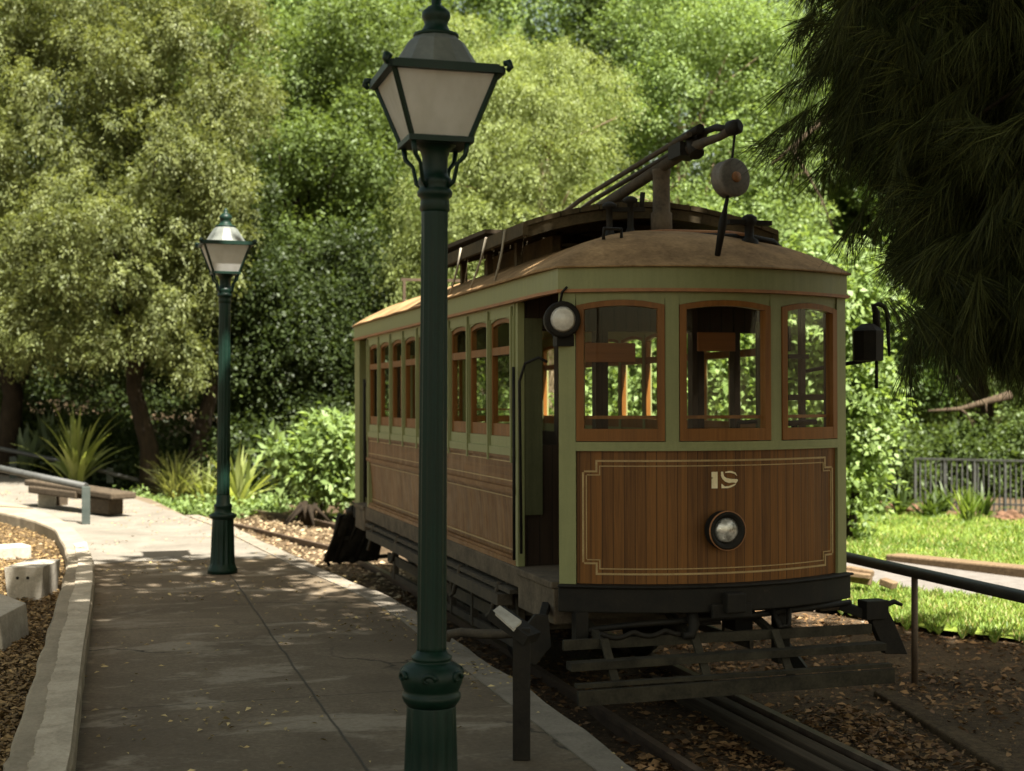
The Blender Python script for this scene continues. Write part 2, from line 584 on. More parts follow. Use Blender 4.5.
def vnoise(p, seed=0):
    a = np.sin(p[:, 0] * 1.7 + seed) + np.sin(p[:, 1] * 1.3 + p[:, 2] * 1.1 + seed * 2.1) + np.sin(p[:, 2] * 2.3 - p[:, 0] * 0.9 + seed * 0.7)
    b = np.sin(p[:, 0] * 4.1 + p[:, 2] * 2.7 + seed) + np.sin(p[:, 1] * 3.7 - p[:, 2] * 4.3 + seed)
    return a / 3 + b / 4


def crown(rng, lumps, n_spray, K, L, droop, ll, lw, spread, tones, up=0.1, hang=0.0, gap=-0.25, shell=0.55, core=0.25, wild=0.7, flat=0.5, nsub=0, csize=0.34):
    """sprays of leaves spread through lumps [(centre, radii)], thick in the outer shell, some in the core"""
    if nsub:
        sub = []
        for c, r in lumps:
            c, r = np.array(c), np.array(r)
            for u in unit(rng.normal(size=(nsub, 3))):
                k = csize * (0.7 + 0.6 * rng.random())
                sub.append((c + u * r * (0.72 + 0.28 * rng.random()), r * np.array([k, k, k * 0.75])))
            sub.append((c, r * 0.6))
        lumps = sub
    vol = np.array([np.prod(r) ** 0.7 for c, r in lumps])
    pick = rng.choice(len(lumps), size=n_spray * 2, p=vol / vol.sum())
    C = np.array([c for c, r in lumps])[pick]
    Rr = np.array([r for c, r in lumps])[pick]
    u = unit(rng.normal(size=(n_spray * 2, 3)))
    rad = shell + (1 - shell) * rng.random((n_spray * 2, 1)) ** 0.7
    inner = rng.random((n_spray * 2, 1)) < core
    rad = np.where(inner, rng.random((n_spray * 2, 1)) ** 0.5 * shell, rad)
    rad *= 1 + 0.16 * rng.normal(size=rad.shape)
    p = C + u * Rr * rad
    keep = (vnoise(p, rng.random() * 9) > gap) | (inner[:, 0])
    p, u = p[keep][:n_spray], u[keep][:n_spray]
    n = len(p)
    d = unit(u + rng.normal(size=(n, 3)) * 0.5 + np.array([0, 0, up]))
    d[:, 2] -= hang
    d = unit(d)
    Ls = L * (0.6 + 0.8 * rng.random(n))
    s = (np.arange(K)[None, :] + rng.random((n, K))) / K
    P = p[:, None, :] + d[:, None, :] * (Ls[:, None] * s)[..., None]
    P[..., 2] -= droop * Ls[:, None] * s ** 2
    P += rng.normal(size=P.shape) * spread * Ls[:, None, None]
    T = np.repeat(d[:, None, :], K, axis=1).copy()
    T[..., 2] -= 2 * droop * s
    T = unit(unit(T) + rng.normal(size=T.shape) * wild)
    nr = unit(rng.normal(size=T.shape) * (1 - flat) + (np.array([0, 0, 0.55]) + u * 0.75)[:, None, :] * flat)
    ta, tb = np.array(tones[0]), np.array(tones[1])
    f = np.clip(rng.random((n, 1)) * 0.6 + rng.random((n, K)) * 0.4, 0, 1)[..., None]
    br = (0.82 + 0.36 * rng.random((n, 1, 1))) * (0.88 + 0.24 * rng.random((n, K, 1)))
    tone = (ta * (1 - f) + tb * f) * br
    m = n * K
    l_ = ll * (0.6 + 0.8 * rng.random(m))
    return leaves(P.reshape(m, 3), T.reshape(m, 3), nr.reshape(m, 3), l_, l_ * (lw / ll), tone.reshape(m, 3))


def limbs(mb, rng, base, top, r0, lumps, n_limb=5, lean=0.25):
    base, top = Vector(base), Vector(top)
    k = 7
    pts, rs = [], []
    for i in range(k):
        s = i / (k - 1)
        p = base.lerp(top, s) + Vector((rng.normal() * lean * s * (1 - s) * 2, rng.normal() * lean * s * (1 - s) * 2, 0))
        pts.append(p)
        rs.append(r0 * (1.25 - 0.25 * min(1, s * 8) - 0.72 * s))
    mb.tube(pts, rs, 10)
    for j in range(n_limb):
        c, rr = lumps[j % len(lumps)]
        st = pts[2 + j % 4]
        e = Vector(c) + Vector((rng.normal() * rr[0] * 0.35, rng.normal() * rr[1] * 0.35, rng.normal() * rr[2] * 0.3))
        mid = st.lerp(e, 0.5) + Vector((0, 0, 0.12 * (e - st).length))
        q0 = r0 * (0.42 - 0.04 * (j % 4))
        a = [st, st.lerp(mid, 0.5) + Vector((0, 0, 0.03)), mid, mid.lerp(e, 0.5), e]
        mb.tube(a, [q0, q0 * 0.8, q0 * 0.6, q0 * 0.4, q0 * 0.15], 7)
        for t in range(2):
            e2 = mid + Vector((rng.normal() * rr[0] * 0.6, rng.normal() * rr[1] * 0.6, rng.normal() * rr[2] * 0.5))
            mb.tube([mid, mid.lerp(e2, 0.5) + Vector((0, 0, 0.08)), e2], [q0 * 0.45, q0 * 0.3, q0 * 0.08], 6)


def tree(name, label, px, d, z0, r0, top, lumps, seed, style, group=None, n_limb=5, bark='bark', cat='tree', kscale=1.0, lean=0.25):
    """px, d: foot of the trunk; lumps given as (dx across the view, dy in depth, z, rx, ry, rz) from the foot"""
    rng = np.random.default_rng(seed)
    x, y = wd(px, d)
    root = empty(name, (x, y, z0), label, cat, group)
    lm = [((a * CT + b * ST, -a * ST + b * CT, z - z0), (rx, ry, rz)) for a, b, z, rx, ry, rz in lumps]
    mb = MB()
    limbs(mb, rng, (0, 0, -0.1), (lm[0][0][0] * 0.5, lm[0][0][1] * 0.5, top), r0, lm, n_limb, lean)
    mb.build('trunk', M[bark], root)
    st = dict(style)
    st['n_spray'] = int(st['n_spray'] * kscale)
    mt = st.pop('mat', 'leaf')
    v, q, t = crown(rng, lm, **st)
    fast_mesh('crown', v, q, M[mt], t, root)
    return root


# ------------------------------------------------------------------ the setting
EDGE = [(-4.0, 2.3), (10.2, 2.3), (11.3, 2.24), (13.5, 1.95), (17.4, 1.56), (19.1, 1.28), (22.1, 0.74), (24.5, 0.1), (29.3, -1.9), (33, -6)]


def edge_x(y):
    return np.interp(y, [e[0] for e in EDGE], [e[1] for e in EDGE])


def ground_z(x, y):
    x = np.asarray(x, float)
    y = np.asarray(y, float)
    ex = edge_x(y)
    low = np.where((x > ex - 0.05), -0.49, -0.2)
    # beyond the far end of the path the bed climbs to the left
    k = np.clip((-x + 1.5) / 5.0, 0, 1)
    far = -0.46 + 0.42 * k
    w = np.clip((y - 24) / 4, 0, 1)
    z = np.where(x > ex - 0.05, low, np.where(y > 30, far, low))
    z = z * (1 - w) + np.where(x > ex - 0.05, far, z) * w
    side = np.clip((x - 5.0) / 1.2, 0, 1)
    z = z + side * 0.035
    dist = np.hypot(x, y)
    z = z + np.clip(dist - 34, 0, 200) * 0.07
    z = z + 0.015 * np.sin(x * 2.1 + y * 1.3) + 0.012 * np.sin(x * 5.3 - y * 3.7)
    return z


def grid_sheet(name, xs, ys, zf, mat, kind='structure', parent=None):
    X, Y = np.meshgrid(xs, ys, indexing='ij')
    Z = zf(X, Y)
    v = np.stack([X, Y, Z], -1).reshape(-1, 3)
    nx, ny = len(xs), len(ys)
    i = np.arange(nx * ny).reshape(nx, ny)
    q = np.stack([i[:-1, :-1], i[1:, :-1], i[1:, 1:], i[:-1, 1:]], -1).reshape(-1, 4)
    o = fast_mesh(name, v, q, mat, None, parent, True)
    o['kind'] = kind
    return o


xs = np.concatenate([np.linspace(-320, -22, 18)[:-1], np.arange(-22, 34, 0.16), np.linspace(34, 320, 18)])
ys = np.concatenate([np.linspace(-320, -6, 18)[:-1], np.arange(-6, 46, 0.16), np.linspace(46, 320, 18)])
grid_sheet('ground', xs, ys, ground_z, M['soil'])

# platform slab and its paler edge strip
mb = MB()
left = [(-16.0, 35.0), (-16.0, -4.0)]
pl = [(e[1] - 0.2, e[0]) for e in EDGE[:6]] + [(e[1], e[0]) for e in EDGE[6:]]
mb.prism([(x, y) for x, y in pl + left], lambda a, z, o: (a, z, o), -0.7, 0.0)
mb.build('platform', M['platform']).__setitem__('kind', 'structure')
mb = MB()
rng = np.random.default_rng(3)
for i in range(70):
    y0, y1 = -4 + i * 0.33, -4 + (i + 1) * 0.33
    xa, xb = float(edge_x(y0)), float(edge_x(y1))
    j0, j1 = [0.014 * sin(q * 1.9) + 0.012 * sin(q * 5.1) for q in (y0, y1)]
    mb.add([(xa - 0.198, y0, -0.7), (xb - 0.198, y1, -0.7), (xb + j1, y1, -0.7), (xa + j0, y0, -0.7),
            (xa - 0.198, y0, 0.006), (xb - 0.198, y1, 0.006), (xb + j1 - 0.012, y1, 0.004), (xa + j0 - 0.012, y0, 0.004)],
           [(4, 5, 6, 7), (3, 2, 6, 7), (0, 1, 5, 4)], False)
mb.build('platform_edge', M['coping']).__setitem__('kind', 'structure')

# paler sheet past the shade line: sunlight put into the paving colour
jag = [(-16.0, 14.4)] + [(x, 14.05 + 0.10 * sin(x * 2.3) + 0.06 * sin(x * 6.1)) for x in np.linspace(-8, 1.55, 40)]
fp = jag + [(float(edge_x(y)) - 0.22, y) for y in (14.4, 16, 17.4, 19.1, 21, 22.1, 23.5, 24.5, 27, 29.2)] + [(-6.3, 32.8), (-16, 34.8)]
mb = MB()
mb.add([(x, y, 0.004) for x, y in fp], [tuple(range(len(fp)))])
mb.build('path', M['sunlit_path']).__setitem__('kind', 'structure')

# rails, one straight run under the tram and a curve to the left beyond it
for k, xr in enumerate((3.16, 4.19)):
    pts = [(xr, -3, RAIL), (xr, 4, RAIL), (xr, 12, RAIL), (xr - 0.02, 15.5, RAIL)]
    c = [(-0.13, 18.3), (-1.1, 22.0), (-2.9, 26.0), (-5.5, 30)] if k == 0 else [(-0.12, 18.8), (-1.0, 23.0), (-2.8, 27.3), (-5.5, 31.5)]
    pts += [(xr + a, b, RAIL) for a, b in c]
    mb = MB()
    for a, b in zip(pts[:-1], pts[1:]):
        a, b = Vector(a), Vector(b)
        mb.beam(a - Vector((0, 0, 0.018)), b - Vector((0, 0, 0.018)), 0.055, 0.036)
        mb.beam(a - Vector((0, 0, 0.075)), b - Vector((0, 0, 0.075)), 0.02, 0.078)
    o = mb.build('tram_rail', M['rail'])
    tag(o, ['worn tram rail on the platform side of the track', 'worn tram rail on the lawn side of the track'][k], 'rail', 'rails of the tram track')
mb = MB()
mb.beam((3.86, -3, RAIL - 0.05), (3.86, 9.5, RAIL - 0.05), 0.085, 0.13)
tag(mb.build('timber_baulk', M['timber_y'], bevel=0.01), 'dark timber baulk lying between the two rails', 'timber')
mb = MB()
mb.beam((4.03, -3, RAIL - 0.05), (4.03, 9.5, RAIL - 0.05), 0.10, 0.11)
tag(mb.build('guard_timber', M['timber_y'], bevel=0.012), 'rounded dark guard timber hard against the lawn side rail', 'timber')
mb = MB()
a, b = at(884, 690, -0.44), at(1010, 765, -0.44)
dx, dy = (b[0] - a[0]) / 3.0, (b[1] - a[1]) / 3.0
mb.beam((a[0], a[1], -0.47), (b[0] + dx * 5, b[1] + dy * 5, -0.47), 0.16, 0.06)
mb.build('track_kerb', M['soil'], bevel=0.015).__setitem__('kind', 'structure')

# raised concrete kerb round the sunken bed on the left
KZ = 0.14
outer = [(40, 900), (70, 771), (74, 752), (79, 705), (85, 651), (91, 612), (94.5, 580), (94, 560), (87, 542), (70, 524), (45, 512), (28, 506.5), (0, 501), (-60, 492), (-200, 480)]
inner = [(-90, 900), (1, 771), (8, 752), (24, 705), (40.5, 651), (53, 612), (62.5, 580), (67.5, 560), (64, 546), (54.5, 529), (35, 521), (20, 517), (0, 512.5), (-60, 500), (-200, 486)]
op = [at(px, py, KZ) for px, py in outer]
ip = [at(px, py, KZ) for px, py in inner]


def dens(p, m=5):
    p = np.array(p)
    t = np.arange(len(p))
    tt = np.linspace(0, len(p) - 1, (len(p) - 1) * m + 1)
    return np.stack([np.interp(tt, t, p[:, i]) for i in range(3)], -1)


op, ip = dens(op), dens(ip)
vs, fs = [], []
for i in range(len(op)):
    wig = 0.006 * sin(i * 1.7) + 0.004 * sin(i * 4.1)
    o_, i_ = Vector(op[i]), Vector(ip[i])
    n = (o_ - i_).normalized()
    o_ = o_ + n * wig * 0.4
    i_ = i_ - n * wig
    for p, z in ((i_, -0.05), (i_, KZ - 0.02), (i_ + n * 0.02, KZ), (o_ - n * 0.02, KZ), (o_, KZ - 0.02), (o_, -0.05)):
        vs.append((p.x, p.y, z))
for i in range(len(op) - 1):
    for k in range(5):
        fs.append((i * 6 + k, i * 6 + k + 1, i * 6 + 7 + k, i * 6 + 6 + k))
mb = MB()
mb.add(vs, fs)
tag(mb.build('kerb_wall', M['kerb']), 'low curved concrete kerb wall round the leafy bed', 'kerb wall')
kw = bpy.data.objects['kerb_wall']
mb = MB()
prev = None
rk = random.Random(12)
nn = 0
for i in range(len(op)):
    o_, i_ = Vector(op[i]), Vector(ip[i])
    if not (4.0 < o_.y < 14.5):
        continue
    n = (i_ - o_).normalized()
    wdt = (i_ - o_).length
    nxt = Vector(op[min(i + 1, len(op) - 1)]), Vector(ip[min(i + 1, len(ip) - 1)])
    for k in range(6):
        q = k / 6
        a_, b_ = o_.lerp(nxt[0], q), i_.lerp(nxt[1], q)
        n = (b_ - a_).normalized()
        f_ = (0.60 + 0.03 * sin(nn * 0.21) + rk.uniform(-0.02, 0.02)) * (b_ - a_).length
        cur = (a_ + n * 0.015, a_ + n * f_)
        nn += 1
        if prev:
            z0, z1 = KZ + 0.004, KZ + 0.012
            mb.add([(prev[0].x, prev[0].y, z1), (cur[0].x, cur[0].y, z1), (cur[1].x, cur[1].y, z1), (prev[1].x, prev[1].y, z1), (prev[1].x, prev[1].y, z0 - 0.01), (cur[1].x, cur[1].y, z0 - 0.01), (prev[0].x, prev[0].y, z0 - 0.01), (cur[0].x, cur[0].y, z0 - 0.01)],
                   [(0, 1, 2, 3), (3, 2, 5, 4), (1, 0, 6, 7)])
        prev = cur
mb.build('render_coat', M['coat'], kw)
# bed sheet inside the kerb
bp = [(p[0], p[1]) for p in ip] + [(-16, 20), (-16, -3)]
mb = MB()
mb.add([(x, y, 0.006) for x, y in bp], [tuple(range(len(bp)))])
mb.build('garden_bed', M['bed']).__setitem__('kind', 'structure')

# lawn on the right with the path across it
def poly_sheet(name, pix, z, mat):
    mb = MB()
    p = [at(px, py, z) for px, py in pix]
    mb.add([(q[0], q[1], z) for q in p], [tuple(range(len(p)))])
    o = mb.build(name, mat)
    o['kind'] = 'structure'
    return p


LZ = -0.415
lawn_p = poly_sheet('lawn', [(600, 590), (700, 600), (845, 610), (925, 628), (1024, 640), (1200, 662), (1500, 690), (1500, 530), (1200, 522), (1024, 520), (920, 513), (860, 510), (780, 508), (700, 512)], LZ, M['lawn'])
path_p = poly_sheet('garden_path', [(640, 572), (845, 583), (900, 590), (1024, 604), (1200, 622), (1500, 650), (1500, 590), (1200, 584), (1024, 573), (900, 562), (845, 556), (640, 548)], LZ + 0.006, M['path'])


# ------------------------------------------------------------------ the tram
HW, BOW, YR = 0.975, 0.30, 7.15     # half width, bow of the ends, rear corner
YA, YB = 0.95, 6.42                 # saloon bulkheads
TILT = R(-0.5)
tram = empty('tram', (3.68, 8.18, RAIL), 'old green and varnished wood electric tram standing on the track beside the platform', 'tram', rot=(TILT, 0, 0))


def mfront(u, z, o):
    n = Vector((0.6 * u, -HW, 0)).normalized()
    return (HW * u + n.x * o, -BOW * (1 - u * u) + n.y * o, z)


def mrear(u, z, o):
    n = Vector((0.6 * u, HW, 0)).normalized()
    return (HW * u + n.x * o, YR + BOW * (1 - u * u) + n.y * o, z)


def mside(s):
    return lambda y, z, o: (s * (HW + o), y, z)


Z0, ZS, ZW0, ZW1, ZH = 0.906, 1.715, 1.775, 2.635, 2.685
ENDS = ((mfront, -1), (mrear, 1))
# --- end walls
for mp, e in ENDS:
    mb = MB()
    mb.pbox(mp, -0.905, 0.905, Z0, ZS, -0.035, 0.0, 32)
    mb.build('dash_panel', M['wood_dash'], tram)
    mb = MB()
    for u0, u1 in ((-1.0, -0.908), (0.908, 1.0)):
        mb.pbox(mp, u0, u1, Z0 - 0.02, ZH, -0.06, 0.018, 3)
    for u0, u1 in ((-0.392, -0.308), (0.318, 0.402)):
        mb.pbox(mp, u0, u1, ZS + 0.055, ZH, -0.05, 0.012, 3)
    mb.pbox(mp, -0.908, 0.908, ZS, ZS + 0.055, -0.05, 0.022, 32)
    mb.pbox(mp, -0.9, 0.9, ZS + 0.001, ZS + 0.016, 0.022, 0.034, 32)
    mb.pbox(mp, -0.908, 0.908, ZW1 + 0.008, ZH, -0.05, 0.008, 32)
    mb.build('end_frame', M['green'], tram)
    for u0, u1 in ((-0.906, -0.394), (-0.306, 0.316), (0.404, 0.906)):
        du = 0.044
        uc, hw = (u0 + u1) / 2, (u1 - u0) / 2
        arch = lambda a, uc=uc, hw=hw: ZW1 - 0.032 * ((a - uc) / hw) ** 2
        wf = MB()
        wf.pbox(mp, u0 + 0.002, u0 + du, ZW0, arch, -0.035, 0.02, 3)
        wf.pbox(mp, u1 - du, u1 - 0.002, ZW0, arch, -0.035, 0.02, 3)
        wf.pbox(mp, u0 + du, u1 - du, ZW0, ZW0 + 0.075, -0.034, 0.019, 12)
        wf.pbox(mp, u0 + du, u1 - du, lambda a: arch(a) - 0.035, arch, -0.034, 0.019, 12)
        w = wf.build('window', M['sash'], tram)
        g = MB()
        g.pbox(mp, u0 + du, u1 - du, ZW0 + 0.08, lambda a: arch(a) - 0.03, -0.012, -0.008, 12)
        g.build('pane', M['glass'], w)
        b = MB()
        b.pbox(mp, u0 + du, u1 - du, ZW0 + 0.135, ZW0 + 0.155, -0.05, -0.03, 10)
        b.build('guard_bar', M['sash'], w)
        # green spandrel over the arched head
        sp_ = MB()
        sp_.pbox(mp, u0, u1, lambda a: arch(a) + 0.002, ZW1 + 0.009, -0.03, 0.006, 12)
        sp_.build('spandrel', M['green'], w)
    # gold lining with stepped corners
    mb = MB()
    for off, wdt in ((0.0, 0.011), (0.034, 0.006)):
        ua, ub = 0.875 - off * 0.6, 0.80 - off * 0.6
        zt, zb = ZS - 0.055 - off, Z0 + 0.055 + off
        st_ = 0.075 if off == 0 else 0.06
        mb.pbox(mp, -ub, ub, zt - wdt, zt, 0.001, 0.005, 28)
        mb.pbox(mp, -ub, ub, zb, zb + wdt, 0.001, 0.005, 28)
        for sg in (-1, 1):
            uu = lambda a, b_: (a, b_) if sg > 0 else (-b_, -a)
            a0, a1 = uu(ua - wdt, ua)
            mb.pbox(mp, a0, a1, zb + st_, zt - st_, 0.001, 0.005)
            a0, a1 = uu(ub - wdt, ub)
            mb.pbox(mp, a0, a1, zt - st_, zt - wdt, 0.001, 0.005)
            mb.pbox(mp, a0, a1, zb + wdt, zb + st_, 0.001, 0.005)
            a0, a1 = uu(ub, ua - wdt)
            mb.pbox(mp, a0, a1, zt - st_, zt - st_ + wdt, 0.001, 0.005)
            mb.pbox(mp, a0, a1, zb + st_ - wdt, zb + st_, 0.001, 0.005)
    mb.build('gold_lining', M['gold'], tram)
    # buffer beam
    mb = MB()
    mb.pbox(mp, -1.0, 1.0, 0.735, 0.885, -0.12, 0.05, 32)
    mb.pbox(mp, -1.0, 1.0, 0.886, 0.904, -0.05, 0.075, 32)
    mb.build('buffer_beam', M['black'], tram, bevel=0.012)
    mb = MB()
    mb.pbox(mp, -0.13, 0.13, 0.70, 0.79, 0.052, 0.09, 4)
    mb.pbox(mp, -0.06, 0.06, 0.74, 0.86, 0.06, 0.15, 3)
    mb.build('coupler_pocket', M['black'], tram, bevel=0.01)
    # headlight
    c = Vector(mp(-0.035, 1.232, -0.012))
    ax = (0, e, 0)
    mb = MB()
    mb.lathe([(0.046, 0.0), (0.1122, 0.012), (0.1178, 0.03), (0.1086, 0.06), (0.1141, 0.085), (0.1178, 0.1), (0.1086, 0.112), (0.0957, 0.108), (0.0782, 0.085)], 28, c, ax)
    h = mb.build('headlight', M['black'], tram)
    mb = MB()
    mb.lathe([(0.0009, 0.108), (0.0368, 0.104), (0.0626, 0.096), (0.0791, 0.086)][::-1], 24, c, ax)
    mb.build('lens', M['lens'], h)
    mb = MB()
    mb.lathe([(0.1159, 0.095), (0.1214, 0.098), (0.1214, 0.106), (0.1159, 0.11), (0.1159, 0.095)], 28, c, ax, caps=False)
    mb.build('rim', M['orange'], h)

# fleet number on the front dash: solid slab 1 and a 5 drawn as two bowls
mb = MB()
zc = 1.535


def num(pts):
    mb.prism([((x * 1.22 - 0.012) / HW, zc + z * 1.08) for x, z in pts], mfront, 0.002, 0.006)


for P in ([(-90, -53), (-50, -53), (-50, 53), (-90, 53), (-90, -8), (-78, -14), (-90, -20)],
          [(-25, -53), (-12, -53), (-6, -25), (12, -12), (45, -6), (88, -3), (93, 5), (80, 22), (60, 17), (30, 20), (5, 12), (-15, -5), (-25, -25)],
          [(-22, 24), (0, 42), (30, 40), (60, 31), (80, 24), (70, 36), (45, 48), (25, 53), (-22, 53)],
          [(4, -52), (30, -57), (52, -56), (76, -45), (87, -24), (70, -38), (40, -46), (4, -45)]):
    num([(x * 0.00078, -z * 0.00088) for x, z in P])
mb.build('fleet_number', M['numeral'], tram)

# --- saloon sides
NW = 9
pitch = (YB - YA - 0.10) / NW
for s in (-1, 1):
    mp = mside(s)
    mb = MB()
    mb.pbox(mp, YA, YB, 1.43, 1.64, -0.04, 0.0)
    mb.build('upper_side_panel', M['wood_band'], tram)
    mb = MB()
    vs = []
    NS = 10
    for i in range(NS + 1):
        q = i / NS
        z = 1.40 - (1.40 - Z0) * q
        o = -0.012 - 0.028 * sin(q * pi * 0.62)
        vs.append((o, z))
    for (o0, z0), (o1, z1) in zip(vs[:-1], vs[1:]):
        mb.add([mp(YA, z0, o0), mp(YB, z0, o0), mp(YB, z1, o1), mp(YA, z1, o1)], [(0, 1, 2, 3)], True)
    mb.add([mp(YA, 1.40, -0.07), mp(YB, 1.40, -0.07), mp(YB, Z0, -0.07), mp(YA, Z0, -0.07)], [(0, 1, 2, 3)])
    mb.build('lower_side_panel', M['wood_side'], tram)
    mb = MB()
    mb.pbox(mp, YA, YB, 1.398, 1.43, -0.04, 0.022)
    mb.pbox(mp, YA, YB, 1.385, 1.398, -0.04, 0.008)
    mb.pbox(mp, YA, YB, 1.628, 1.646, 0.002, 0.014)
    mb.pbox(mp, YA, YB, 0.93, 0.955, -0.03, -0.012)
    mb.pbox(mp, YA, YB, Z0 - 0.004, Z0 + 0.03, -0.03, 0.002)
    mb.build('side_moulding', M['wood_band'], tram)
    mb = MB()
    for z in (1.60, 1.47, 1.355, 0.99):
        mb.pbox(mp, YA + 0.06, YB - 0.06, z, z + 0.007, -0.04, 0.0025 if z > 1.43 else (-0.0095 if z > 1.3 else -0.0265))
    mb.build('gold_lining', M['gold'], tram)
    mb = MB()
    mb.pbox(mp, YA, YB, 1.646, 1.70, -0.05, 0.016)
    mb.pbox(mp, YA, YB, 2.60, ZH, -0.05, 0.008)
    for i in range(NW + 1):
        y = YA + 0.05 + i * pitch
        w = 0.045 if i in (0, NW) else 0.026
        mb.pbox(mp, y - w, y + w, 1.70, 2.60, -0.05, 0.012)
        mb.pbox(mp, y - 0.012, y + 0.012, 1.60, ZH - 0.02, 0.012, 0.024)
    mb.build('side_frame', M['green'], tram)
    for i in range(NW):
        y0, y1 = YA + 0.05 + i * pitch + 0.027, YA + 0.05 + (i + 1) * pitch - 0.027
        yc, hw = (y0 + y1) / 2, (y1 - y0) / 2
        arch = lambda a, yc=yc, hw=hw: 2.60 - 0.03 * ((a - yc) / hw) ** 2
        d_ = 0.027
        wf = MB()
        wf.pbox(mp, y0, y0 + d_, 1.775, arch, -0.045, -0.006, 2)
        wf.pbox(mp, y1 - d_, y1, 1.775, arch, -0.045, -0.006, 2)
        wf.pbox(mp, y0 + d_, y1 - d_, 1.775, 1.86, -0.044, -0.008)
        wf.pbox(mp, y0 + d_, y1 - d_, 2.345, 2.40, -0.044, 0.0)
        wf.pbox(mp, y0 + d_, y1 - d_, lambda a: arch(a) - 0.03, arch, -0.044, -0.008, 8)
        w = wf.build('window', M['sash'], tram)
        for za, zb, oo in ((1.855, 2.35, -0.03), (2.395, None, -0.018)):
            g = MB()
            g.pbox(mp, y0 + d_, y1 - d_, za, zb if zb else (lambda a: arch(a) - 0.028), oo, oo + 0.004, 8)
            g.build('pane', M['glass'], w)
        sl = MB()
        sl.pbox(mp, y0, y1, 1.70, 1.774, -0.04, 0.004)
        sl.build('sill', M['green'], w)
        sp_ = MB()
        sp_.pbox(mp, y0, y1, lambda a: arch(a) + 0.002, 2.602, -0.04, 0.003, 8)
        sp_.build('spandrel', M['green'], w)
    # sole bar, step well and truss gear under the side
    mb = MB()
    mb.pbox(mp, YA - 0.1, YB + 0.1, 0.765, 0.90, -0.12, 0.012)
    mb.build('sole_bar', M['sole'], tram, bevel=0.01)
    for y0, y1 in ((0.06, YA - 0.115), (YB + 0.115, YR - 0.06)):
        mb = MB()
        mb.pbox(mp, y0, y1, 0.64, 0.86, -0.14, 0.02)
        mb.pbox(mp, y0, y1, 0.861, 0.905, -0.3, 0.035)
        mb.build('door_sill', M['sole'], tram, bevel=0.008)
    mb = MB()
    mb.pbox(mp, 1.2, YB - 0.2, 0.60, 0.68, -0.05, 0.06)
    mb.pbox(mp, 1.0, YB, 0.705, 0.735, -0.06, 0.03)
    for y in (1.3, 2.4, 3.6, 4.8, 6.0):
        mb.pbox(mp, y, y + 0.06, 0.56, 0.764, -0.10, -0.04)
        mb.tube([mp(y, 0.75, 0.02), mp(y + 0.1, 0.52, 0.05), mp(y + 0.32, 0.47, 0.02)], 0.018, 6)
    mb.build('foot_board', M['dirtyiron'], tram)
    # handrails at both doorways
    for yy in (YA - 0.06, YB + 0.06):
        mb = MB()
        mb.tube([mp(yy, 0.95, 0.03), mp(yy, 2.25, 0.03)], 0.011, 8)
        mb.build('door_handrail', M['black'], tram)
        mb = MB()
        sg = -1 if yy < 3 else 1
        mb.tube([mp(yy + sg * 0.07, 1.0, 0.0), mp(yy + sg * 0.07, 2.15, 0.01), mp(yy + sg * 0.10, 2.27, -0.02), mp(yy + sg * 0.15, 2.31, -0.10), mp(yy + sg * 0.2, 2.28, -0.14)], 0.010, 8)
        mb.build('door_handrail', M['black'], tram)
    # marker lamp beside the end corner post
    for mpE, e in ENDS:
        if e > 0:
            continue
        c = Vector(mpE(s * 0.985, 2.515, 0.03)) + Vector((s * 0.005, 0, 0))
        mb = MB()
        mb.lathe([(0.05, -0.06), (0.095, -0.05), (0.105, 0.0), (0.112, 0.05), (0.112, 0.075), (0.10, 0.082), (0.08, 0.078)], 24, c, (0.08 * s, e, 0))
        mb.box(c.x - 0.03, c.x + 0.06 * (1 if s < 0 else -1) + 0.03, c.y - 0.03, c.y + 0.05, c.z - 0.16, c.z - 0.09)
        if e < 0 and s > 0:
            continue
        h = mb.build('marker_lamp', M['black'], tram)
        mb = MB()
        mb.lathe([(0.081, 0.077), (0.06, 0.088), (0.03, 0.094), (0.001, 0.096)], 24, c, (0.08 * s, e, 0))
        mb.build('lens', M['marker'], h)
        mb = MB()
        mb.tube([c + Vector((0.0, 0, 0.10)), c + Vector((0.005, e * 0.03, 0.17)), c + Vector((0.03, e * 0.05, 0.2))], 0.008, 6)
        mb.build('bracket', M['black'], h)

# --- floor, bulkheads, seats
mb = MB()
mb.box(-HW + 0.05, HW - 0.05, 0.0, YR, 0.84, 0.902)
mb.pbox(mfront, -0.95, 0.95, 0.84, 0.902, -0.3, -0.04, 16)
mb.pbox(mrear, -0.95, 0.95, 0.84, 0.902, -0.3, -0.04, 16)
mb.build('floor', M['sole'], tram)
for yb in (YA, YB):
    mb = MB()
    sg = -1 if yb < 3 else 1
    y0, y1 = (yb - 0.02, yb + 0.05) if sg < 0 else (yb - 0.05, yb + 0.02)
    for x0, x1 in ((-0.92, -0.36), (0.36, 0.92)):
        mb.box(x0, x1, y0, y1, 0.903, 1.72)
    for xa in (-0.36, 0.36, -0.66, 0.66, -0.90, 0.90):
        w = 0.045 if abs(xa) < 0.5 else 0.022
        mb.box(xa - w, xa + w, y0 - 0.004, y1 + 0.004, 0.904, 2.56)
    mb.box(-0.92, 0.92, y0, y1, 2.50, 2.86)
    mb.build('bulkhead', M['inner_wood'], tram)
    for s in (-1, 1):
        mb = MB()
        mb.box(s * 0.95 - 0.025, s * 0.95 + 0.022, yb - 0.055 if sg < 0 else yb - 0.02, yb + 0.02 if sg < 0 else yb + 0.055, 0.904, ZH)
        mb.build('door_post', M['green'], tram)
        mb = MB()
        mb.box(min(s * 0.80, s * 0.924), max(s * 0.80, s * 0.924), yb + sg * 0.04 - 0.012, yb + sg * 0.04 + 0.012, 1.25, 2.58)
        mb.build('door_panel', M['shaded_green'], tram)
